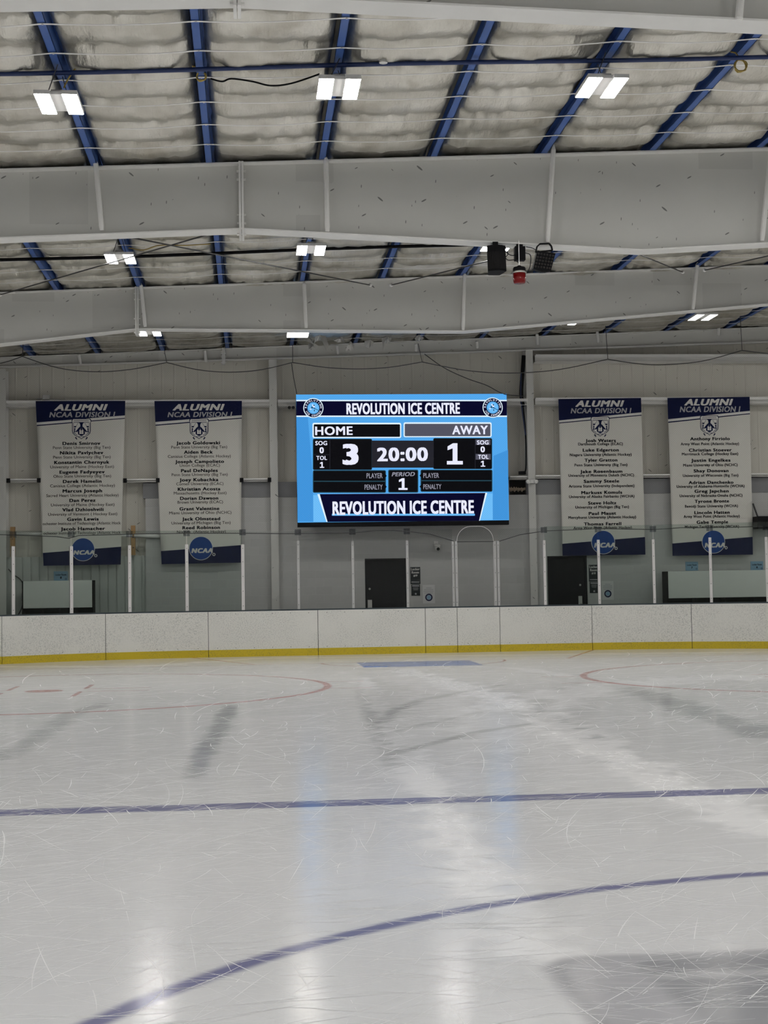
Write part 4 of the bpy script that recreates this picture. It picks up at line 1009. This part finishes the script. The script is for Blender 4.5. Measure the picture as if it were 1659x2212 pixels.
# ------------------------------------------------------------------ signs and small wall fittings
def board(name, T, a, b, c_, d_, mat, label, cat, group=None, Y=YC - .012, th=.01):
    x0, z1 = at(*T(a, b), Y); x1, z0 = at(*T(c_, d_), Y)
    r = thing(name, label, cat, ((x0 + x1)/2, Y, z0), group); MB().box(x0, x1, Y, Y + th, z0, z1).build('board', M[mat], r); return r
def letter(r, T, items, mat, Y, name='lettering'):
    q = MB()
    for s, a, b, c_, d_, bo in items: text(q, s, T(a,0)[0], T(b,0)[0], T(0, c_)[1], T(0, d_)[1], Y - .004, bold=bo)
    q.build(name, M[mat], r)
for T, (a, b, c_, d_), num, lb in ((T6, (902,1120,963,1221), '#9', 'tall black locker room 9 sign right of the middle door'), (T7, (467,1170,533,1281), '#10', 'tall black locker room 10 sign right of the right door')):
    r = board('room_sign', T, a, b, c_, d_, 'signblack', lb, 'sign', 'locker room signs'); h = d_ - b; w_ = c_ - a; Y = YC - .012
    letter(r, T, [('Locker', a+w_*.07, c_-w_*.08, b+h*.05, b+h*.19, .04), ('Room', a+w_*.14, c_-w_*.15, b+h*.24, b+h*.38, .04), (num, a+w_*.3, c_-w_*.3, b+h*.44, b+h*.56, .04)], 'bwhite', Y)
    q = MB(); pq(q, [T(a+w_*.12, b+h*.86), T(c_-w_*.12, b+h*.86), T(c_-w_*.12, b+h*.91), T(a+w_*.12, b+h*.91)], Y - .004); q.build('rule', M['bgrey'], r)
for T, (a, b, c_, d_), lb in ((T6, (908,1225,961,1290), 'small black notice under the locker room 9 sign'), (T7, (473,1284,533,1357), 'small black notice under the locker room 10 sign')):
    r = board('notice_board', T, a, b, c_, d_, 'signblack', lb, 'sign', 'black notices'); h = d_ - b; w_ = c_ - a; q = MB()
    for t0, t1, i0 in ((.06,.16,.1),(.26,.29,.2),(.36,.39,.2),(.46,.49,.25)): pq(q, [T(a+w_*i0, b+h*t0), T(c_-w_*i0, b+h*t0), T(c_-w_*i0, b+h*t1), T(a+w_*i0, b+h*t1)], YC - .016)
    disc(q, at(*T((a+c_)/2, b+h*.84), YC), .025, YC - .016, 14); q.build('printing', M['bgrey'], r)
for T, (a, b, c_, d_), lb in ((T6, (976,1226,1050,1336), 'white paper notice on the wall right of the middle door'), (T7, (553,1278,634,1402), 'white paper notice behind glass right of the right door')):
    r = board('paper_notice', T, a, b, c_, d_, 'signwhite', lb, 'notice', 'white notices', th=.005); h = d_ - b; w_ = c_ - a; q = MB()
    for t0, i0 in ((.15,.28),(.24,.12),(.33,.10),(.42,.16)):
        n = 9
        for k in range(n):
            xa = a + w_*i0 + (w_*(1-2*i0))*k/n; pq(q, [T(xa, b+h*t0), T(xa + w_*(1-2*i0)/n*.72, b+h*t0), T(xa + w_*(1-2*i0)/n*.72, b+h*(t0+.045)), T(xa, b+h*(t0+.045))], YC - .015)
    q.build('printing', M['bgrey'], r)
    q = MB(); C0 = at(*T((a+c_)/2, b+h*.68), YC); disc(q, C0, .095, YC - .015, 24, .06); q.build('round_logo', M['navy'], r)
    q = MB(); disc(q, C0, .055, YC - .015, 20); q.build('logo_centre', M['signblue'], r)
for T, (a, b, c_, d_), num, lb, Y in ((T5, (344,1168,434,1228), '8', 'small light blue locker room sign above the left bench', YR - .012), (T7, (1110,1150,1195,1208), '7', 'small light blue sign above the right bench, left of two', YC - .012), (T7, (1543,1147,1628,1205), '6', 'small light blue sign at the right edge above the bench', YC - .012)):
    r = board('small_sign', T, a, b, c_, d_, 'signblue', lb, 'sign', 'light blue signs', Y=Y); h = d_ - b; w_ = c_ - a
    letter(r, T, [('Locker Room', a+w_*.12, c_-w_*.12, b+h*.25, b+h*.45, .03), (num, a+w_*.45, c_-w_*.43, b+h*.55, b+h*.78, .05)], 'ink', Y)
    q = MB(); disc(q, at(*T(c_ - w_*.14, d_ - h*.2), Y), .022, Y - .004, 14, .014); q.build('round_logo', M['navy'], r)
# security camera
cx_, cz = at(*T6(1056, 1000), YC)
r = thing('security_camera', 'white dome security camera on the block wall right of door', 'camera', (cx_, YC, cz))
MB().box(cx_ - .06, cx_ + .05, YC - .06, YC, cz + .05, cz + .15).build('bracket', M['plasticwhite'], r, bevel=.01)
MB().lathe((cx_ + .02, YC - .13, cz), [(.03,.07),(.075,.055),(.08,.02),(.075,.0)], 20).build('hood', M['plasticwhite'], r, smooth=True)
MB().lathe((cx_ + .02, YC - .13, cz - .10), [(.02,0),(.05,.012),(.068,.045),(.07,.10)], 20).build('dome', M['plasticwhite'], r, smooth=True)
MB().lathe((cx_ + .03, YC - .18, cz - .055), [(.042,.0),(.04,-.025),(.02,-.03)], 16, axis='y').build('lens', M['black'], r)
MB().bar((cx_, YC - .02, cz + .08), (cx_ + .02, YC - .13, cz + .07), .05, .04).build('arm', M['plasticwhite'], r)
# emergency light on the right column
ex, ez = at(1148, 1040, 37.2)
r = thing('emergency_light', 'white twin head emergency light on the right column', 'light', (ex, 37.2, ez))
MB().box(ex - .11, ex + .11, 37.15, 37.25, ez - .05, ez + .05).build('housing', M['plasticwhite'], r, bevel=.01)
for s in (-1, 1): MB().lathe((ex + s*.105, 37.15, ez - .01), [(.03,.05),(.055,.02),(.055,-.05),(.045,-.06)], 16, axis='y').build('lamp_head', M['plasticwhite'], r, smooth=True)
ex, ez = at(629, 876, 37.3)
r = thing('emergency_light', 'small white emergency light left of the screen', 'light', (ex, 37.3, ez))
MB().box(ex - .10, ex + .10, 37.27, 37.37, ez - .03, ez + .03).build('housing', M['plasticwhite'], r, bevel=.01)
for s in (-1, 1): MB().lathe((ex + s*.05, 37.25, ez - .06), [(.035,.03),(.04,0),(.04,-.03)], 12, axis='y').build('lamp_head', M['darksteel'], r, smooth=True)
ex, ez = at(100, 861, 37.36)
r = thing('junction_box', 'grey junction box on the girt above the first banner', 'junction box', (ex, 37.36, ez))
MB().box(ex - .09, ex + .09, 37.30, 37.40, ez - .03, ez + .09).build('box', M['greypost'], r, bevel=.01)
MB().tube([(ex + .09, 37.36, ez - .01), (ex + .3, 37.37, ez - .03), (ex + .7, 37.37, ez - .06)], .012, 6).build('conduit', M['greypost'], r); MB().tube([(ex - .09, 37.36, ez), (ex - .25, 37.37, ez - .01)], .012, 6).build('conduit', M['greypost'], r)
# black monitor box at the right edge
x0, z1 = at(1637, 1115, 36.9); x1, z0 = at(1700, 1141, 36.9)
r = thing('wall_speaker', 'black box speaker at the right edge beside the last banner', 'speaker', ((x0 + x1)/2, 36.9, z0))
MB().box(x0, x1, 36.9, 37.3, z0, z1).build('cabinet', M['black'], r, bevel=.01)
mb = MB(); mb.bar((x0 + .1, 37.2, z1), (x0 + .05, 37.38, z1 + .35), .03, .03); mb.build('bracket', M['darksteel'], r)
# benches
def bench(T, a, b, c_, d_, e_, label):
    Y = 36.75; x0, z1 = at(*T(a, b), Y); x1, z0 = at(*T(c_, d_), Y); zf_ = at(*T(a, e_), Y)[1]
    r = thing('bench_wall', label, 'bench', ((x0 + x1)/2, Y, 0), 'white panelled benches')
    MB().box(x0, x1, Y, Y + .03, z0, z1).build('front_panel', M['panel'], r, bevel=.004)
    MB().box(x0, x1, Y + .03, Y + .45, z1 - .05, z1 - .01).build('top', M['panel'], r)
    MB().box(x0, x1, Y + .40, Y + .44, 0, z1 - .05).build('back_panel', M['dark'], r)
    for xx in (x0 - .03, x1): MB().box(xx, xx + .03, Y, Y + .45, 0, z1).build('end_panel', M['dark'], r)
    MB().box(x0, x1, Y + .05, Y + .4, .0, .12).build('plinth', M['dark'], r)
    st = MB()
    for t in (.25, .5, .75): st.box(x0 + (x1-x0)*t - .02, x0 + (x1-x0)*t + .02, Y + .04, Y + .4, .12, z0)
    st.build('stud', M['dark'], r)
bench(T5, 148, 1231, 590, 1398, 1445, 'white panelled bench behind the glass at far left')
bench(T7, 994, 1214, 1760, 1380, 1420, 'white panelled bench behind the glass at far right')

# cables on the wall
wire(smoothp(px_path([(1131,768,37.3),(1129,800,37.3),(1126,850,37.3),(1130,880,37.3),(1134,920,37.3),(1136,960,37.3),(1136,1010,37.3),(1133,1022,37.3)])), [.055]*18 + [.022]*25, 'black', 'cable_bundle', 'thick black cable bundle running down left of the right column', 'cable')
wire(smoothp(px_path([(1126,805,37.27),(1125,845,37.27),(1127,880,37.27),(1131,910,37.27),(1135,940,37.27)])), .014, 'darkblue', 'blue_cable', 'dark blue cable beside the thick black bundle', 'cable')
x0, z1 = at(1121, 1018, 37.33); x1, z0 = at(1136, 1025, 37.33)
tag(MB().box(x0, x1, 37.3, 37.4, z0, z1).build('outlet_box', M['black'], bevel=.004), 'small black box on the girt at the bundle foot', 'box')
wire(smoothp(px_path([(630,785,36.9),(633,808,36.8),(637,830,36.7),(641,851,36.62)])), .010, 'darksteel', 'support_cable', 'short cable rising from the left corner of the screen', 'cable', 'screen cables')
wire(smoothp(px_path([(917,765,36.9),(960,795,36.8),(1010,818,36.7),(1050,832,36.66),(1080,848,36.62),(1098,853,36.62),(1132,856,37.2)])), .012, 'darksteel', 'support_cable', 'long cable curving down to the right corner of the screen', 'cable', 'screen cables')
wire(smoothp(px_path([(18,1229,37.47),(30,1242,37.47),(42,1250,37.47),(49,1262,37.47),(48,1290,37.47),(47,1312,37.47),(38,1330,37.47)])), .014, 'darksteel', 'hose', 'dark hose hanging left of the left bench', 'hose')

# torn insulation scraps above the screen
tornm = plain('torn foil scrap', (.62, .61, .58), .5, .3, var=.25, vs=9)
random.seed(11)
for k, (px_, py_, sz) in enumerate(((662,728,.5),(676,744,.35),(690,728,.45),(757,741,.32),(800,738,.30),(836,731,.35),(905,727,.25),(735,731,.35))):
    c0 = at3(px_, py_, 35.2); mb = MB(); n = 9; vv = [c0 + Vector((0, 0, .05))]
    for i in range(n):
        a = 2*PI*i/n; q = sz * random.uniform(.4, 1.0) * .5; vv.append(c0 + Vector((q*math.cos(a), q*.5*math.sin(a), -abs(random.gauss(0, .11)) + .05 * math.sin(a*3))))
    mb.add(vv, [(0, 1 + i, 1 + (i+1) % n) for i in range(n)])
    o = mb.build('torn_insulation', tornm); so = o.modifiers.new('s', 'SOLIDIFY'); so.thickness = .006
    tag(o, 'ragged scrap of torn roof insulation, %s from the left above the screen' % ORD[[662,676,690,735,757,800,836,905].index(px_) + 1], 'insulation scrap', 'torn insulation scraps')

# ------------------------------------------------------------------ dasher boards and glass
def bpos(s, off=0.0):                     # point and inward normal on the board line, s metres from the middle
    a = abs(s); sg = 1 if s >= 0 else -1
    if a <= RS: return Vector((RC + s, YBO + off, 0)), Vector((0, -1, 0))
    th = (a - RS) / RR
    if th <= PI/2:
        n = Vector((-sg * math.sin(th), -math.cos(th), 0)); c0 = Vector((RC + sg * RS, YBO - RR, 0)); return c0 - n * (RR + off), n
    e = a - RS - RR * PI/2; n = Vector((-sg, 0, 0)); return Vector((RC + sg * (RS + RR + off), YBO - RR - e, 0)), n
def s_of(px_, z=.6):
    lo, hi = -14.0, 12.0
    for _ in range(50):
        mid = (lo + hi) / 2; p, _n = bpos(mid)
        if pxx((p.x, p.y, z)) < px_: lo = mid
        else: hi = mid
    return (lo + hi) / 2
BH = 1.075
def sweep(mb, s0, s1, o0, o1, z0, z1):
    n = max(2, int(abs(s1 - s0) / .25) + 1); vv = []; ff = []
    for i in range(n):
        s = s0 + (s1 - s0) * i / (n - 1)
        for o_, z in ((o0, z0), (o1, z0), (o1, z1), (o0, z1)): p, _n = bpos(s, o_); vv.append((p.x, p.y, z))
    for i in range(n - 1):
        for k in range(4): ff.append((4*i + k, 4*i + (k+1) % 4, 4*(i+1) + (k+1) % 4, 4*(i+1) + k))
    ff += [(3,2,1,0), tuple(4*(n-1) + k for k in range(4))]; mb.add(vv, ff)
seams = [s_of(p) for p in (4, 228, 450, 687, 919, 988, 1080, 1279, 1494)]
seams = [seams[0] - 2.4, ] + seams + [seams[-1] + 2.4]
lbs = ['dasher board panel at the far left edge', 'dasher board panel in front of the left bench', 'dasher board panel below the second banner', 'dasher board panel left of and below the screen', 'dasher board panel in front of the middle door',
       'narrow dasher board panel left of the gate', 'dasher board gate panel below the arched gate glass', 'dasher board panel in front of the right door', 'dasher board panel between right door and right bench', 'dasher board panel at the far right edge']
def dboard(s0, s1, lb, group='white dasher boards'):
    pm, _n = bpos((s0 + s1)/2)
    r = thing('dasher_board', lb, 'dasher board', (pm.x, pm.y, 0), group); g = .006
    q = MB(); sweep(q, s0 + g, s1 - g, 0, .03, .17, BH - .02); q.build('face_panel', M['hdpe'], r)
    q = MB(); sweep(q, s0 + g, s1 - g, -.012, .03, .0, .17); q.build('kickplate', M['yellow'], r)
    q = MB(); sweep(q, s0 + g, s1 - g, .0, .035, BH - .02, BH - .004); q.build('top_edge', M['plasticwhite'], r)
    q = MB(); sweep(q, s0, s1, .035, .13, BH - .03, BH + .028); q.build('cap_rail', M['cap'], r)
    q = MB(); sweep(q, s0, s1, .06, .12, .0, BH - .03); q.build('frame', M['cap'], r)
    n = max(2, int((s1 - s0) / .4)) if 'out of view' not in lb else 0
    for i in range(n):
        for z in (BH - .06, .21):
            p, nn = bpos(s0 + (s1 - s0) * (i + .5) / n); inst('screw', SC2, p + Vector((0, 0, z)) - nn * .001, M['darksteel'], r)
    return r
SC2 = raw(MB().lathe((0, 0, 0), [(.009, .002), (.009, -.003)], 8, axis='y'), 'screw')
for i, lb in enumerate(lbs):
    q = dboard(seams[i], seams[i+1], lb, *(('rink gate',) if i == 6 else ()))
    if i == 6: GATE = q; q.name = 'rink_gate'; q['category'] = 'gate'; q['label'] = 'white rink gate with yellow kickplate and arched clear glass'; del q['group']
s = seams[0]
while s > -17.5: dboard(s - 2.4, s, 'dasher board panel round the left rink corner, out of view', 'white dasher boards out of view'); s -= 2.4
s = seams[-1]
while s < 17.0: dboard(s, s + 2.4, 'dasher board panel round the right rink corner, out of view', 'white dasher boards out of view'); s += 2.4

def zb_at(px_, py_, s_, off=.08):
    p, _n = bpos(s_, off); return at(px_, py_, p.y)[1]
def stanchion(px_, pyt, mat, w_, label, clip=True, pyc=1150, own=None):
    s_ = s_of(px_, 1.8); p, n = bpos(s_, .08); zt_ = at(px_, pyt, p.y)[1]; t = Vector((-n.y, n.x, 0))
    r = own or thing('glass_stanchion', label, 'stanchion', (p.x, p.y, BH), 'glass stanchions')
    q = MB(); q.bar(p + Vector((0,0,BH + .02)), p + Vector((0,0,zt_)), w_, .06, up=n); q.build('post', M[mat], r, bevel=.003)
    h = zt_ - BH
    for t_ in (.08, .3, .52, .74, .94): inst('screw', SC2, p + Vector((0,0,BH + h*t_)) + n*.03, M['darksteel'], r)
    if clip:
        zc = at(px_, pyc, p.y)[1]
        q = MB(); q.bar(p + Vector((0,0,zc - .09)) + n*.012, p + Vector((0,0,zc + .05)) + n*.012, .15, .03, up=n); q.build('clip', M['bracket'], r)
    return s_
SL = [stanchion(x, y, 'alu', .075, lb, True, yc) for x, y, yc, lb in ((31,1180,1153,'aluminium glass post left of the left bench'), (156,1180,1152,'aluminium glass post in front of the left bench'), (281,1178,1152,'aluminium glass post right of the left bench'),
     (404,1176,1150,'aluminium glass post crossing the second banner'), (525,1176,1148,'aluminium glass post right of the second banner'))]
SM = [stanchion(x, y, 'greypost', .06, lb, True, yc) for x, y, yc, lb in ((645,1168,1148,'grey glass post below the left end of the screen'), (763,1169,1147,'grey glass post left of the middle door'), (881,1168,1146,'grey glass post at the right jamb of the middle door'))]
SG = [stanchion(x, 1169, 'greypost', .055, lb, False, own=GATE if lb.startswith('inner') else None) for x, lb in ((980,'outer grey post at the left side of the gate'), (987,'inner grey post at the left side of the gate'), (1071,'inner grey post at the right side of the gate'), (1078,'outer grey post at the right side of the gate'))]
SRt = [stanchion(x, y, 'alu', .065, lb, True, yc) for x, y, yc, lb in ((1178,1167,1143,'aluminium glass post at the left jamb of the right door'), (1295,1166,1142,'aluminium glass post crossing the third banner'), (1413,1165,1141,'aluminium glass post between the two right banners'),
     (1535,1161,1139,'aluminium glass post crossing the last banner'), (1656,1160,1137,'aluminium glass post at the right edge'))]
def pane(s0, s1, ztop, mat, label, group='glass panes', o0=.074):
    q = MB(); sweep(q, s0 + .012, s1 - .012, o0, o0 + .012, BH + .03, ztop); o = q.build('rink_glass', M[mat]); return tag(o, label, 'rink glass', group)
def zt_of(px_, py_): s_ = s_of(px_, 2); p, _n = bpos(s_, .08); return at(px_, py_, p.y)[1]
zl, zm, zr_ = zt_of(280, 1147), zt_of(763, 1146), zt_of(1400, 1134)
nm = ['at the far left edge', 'across the left half of the left bench', 'across the right half of the left bench', 'between the two left banners and below them', 'in front of the second banner']
ss = [SL[0] - 1.25] + SL
for i in range(5): pane(ss[i], ss[i+1], zl, 'glass', 'green tinted glass pane ' + nm[i])
for a, b, lb in ((SL[-1], SM[0], 'clear acrylic pane left of the screen corner'), (SM[0], SM[1], 'clear acrylic pane left of the middle door'), (SM[1], SM[2], 'clear acrylic pane in front of the middle door'), (SM[2], SG[0], 'clear acrylic pane in front of the locker room 9 sign'), (SG[3], SRt[0], 'clear acrylic pane right of the arched gate')):
    pane(a, b, zm, 'acrylic', lb)
sr_ = SRt + [SRt[-1] + 1.25]
nm = ['in front of the right door', 'right of the locker room 10 sign', 'across the left half of the right bench', 'across the right half of the right bench', 'beyond the right edge post']
for i in range(5): pane(sr_[i], sr_[i+1], zr_, 'glass', 'green tinted glass pane ' + nm[i])
# arched gate glass
a, _n = bpos(SG[1], .08); b, _n = bpos(SG[2], .08); zc = zt_of(1030, 1170); za = zt_of(1030, 1137); x0, x1 = a.x + .03, b.x - .03; yy = YBO + .08
gt = GATE
rad = min(.34, za - zc); arch = [(x0, BH + .03), (x1, BH + .03)] + [(x1 - rad + rad*math.cos(t), za - rad + rad*math.sin(t)) for t in np.linspace(0, PI/2, 9)] + [(x0 + rad + rad*math.cos(t), za - rad + rad*math.sin(t)) for t in np.linspace(PI/2, PI, 9)]
MB().prism(arch, yy, yy + .012).build('glass_pane', M['acrylic'], gt)
MB().tube([(x, yy, z) for x, z in arch[1:] + [arch[0]]], .008, 6).build('rim', M['alu'], gt)
MB().bar((x0, yy - .01, zc), (x1, yy - .01, zc), .02, .02).build('crossbar', M['darksteel'], gt)

# ------------------------------------------------------------------ protective net with its cords
YN = 35.15
anch = [(48,770),(360,783),(632,783),(912,782),(1313,776),(1603,757)]
sag = [(204,803),(496,804),(772,797),(1100,806),(1430,788)]
upts = [(-260,800),(-100,800),(48,770)]
for i in range(5): upts += [(anch[i][0] + (sag[i][0]-anch[i][0])*.5, anch[i][1] + (sag[i][1]-anch[i][1])*.75), sag[i], (sag[i][0] + (anch[i+1][0]-sag[i][0])*.5, anch[i+1][1] + (sag[i][1]-anch[i+1][1])*.75), anch[i+1]]
upts += [(1760, 775), (1900, 778)]
lowp = [(-260,1160),(-100,1158),(0,1155),(60,1157),(120,1159),(149,1163),(170,1157),(281,1154),(404,1152),(523,1152),(645,1153),(700,1151),(763,1151),(810,1146),(850,1146),(881,1148),(930,1154),(980,1169),(1079,1169),(1124,1155),(1178,1147),(1295,1142),(1413,1144),(1470,1140),(1540,1140),(1659,1137),(1760,1140),(1900,1140)]
def il(L, x):
    for (a, ya), (b, yb) in zip(L[:-1], L[1:]):
        if a <= x <= b: return ya + (yb - ya) * (x - a) / (b - a)
    return L[-1][1]
xs_ = sorted(set([p[0] for p in upts] + [p[0] for p in lowp] + list(range(-260, 1900, 60))))
vv = []; ff = []
for i, x in enumerate(xs_): vv += [tuple(at3(x, il(upts, x), YN)), tuple(at3(x, il(lowp, x), YN))]
ff = [(2*i, 2*i+2, 2*i+3, 2*i+1) for i in range(len(xs_) - 1)]
q = MB(); q.add(vv, ff); tag(q.build('protective_net', M['net']), 'fine protective netting hanging between the glass and the roof', 'net')
# each rope span hangs between two anchors
for i in range(5):
    seg = [p for p in upts if anch[i][0] <= p[0] <= anch[i+1][0]]
    wire(smoothp([at3(x, y, YN) for x, y in seg]), .011, 'darksteel', 'net_rope', ['sagging net rope above the two left banners', 'sagging net rope between second banner and screen', 'sagging net rope above the left half of the screen', 'sagging net rope from mid screen to third banner', 'sagging net rope above the two right banners'][i], 'rope', 'net ropes')
wire(smoothp([at3(x, y, YN) for x, y in ((-100,800),(0,785),(48,770))]), .011, 'darksteel', 'net_rope', 'net rope leaving through the left edge', 'rope', 'net ropes')
wire(smoothp([at3(x, y, YN) for x, y in ((1603,757),(1659,764),(1760,775))]), .011, 'darksteel', 'net_rope', 'net rope leaving through the right edge', 'rope', 'net ropes')
for (x, y), (xt, yt_), lb in zip(anch, ((50,742),(355,757),(632,745),(903,742),(1308,704),(1599,684)), ('above the first banner', 'above the second banner', 'at the left corner of the screen', 'above the middle of the screen', 'above the third banner', 'above the last banner')):
    wire([at3(x, y, YN), at3((x+xt)/2, (y+yt_)/2, YN), at3(xt, yt_, YN)], .008, 'darksteel', 'net_hanger', 'thin hanger wire holding the net rope ' + lb, 'wire', 'net hangers')
wire([at3(x, y, YN) for x, y in lowp if x <= 980], .010, 'darksteel', 'net_hem_cord', 'lower net cord draped along the glass left of the gate', 'rope', 'net hem cords')
wire([at3(x, y, YN) for x, y in lowp if x >= 1079], .010, 'darksteel', 'net_hem_cord', 'lower net cord draped along the glass right of the gate', 'rope', 'net hem cords')
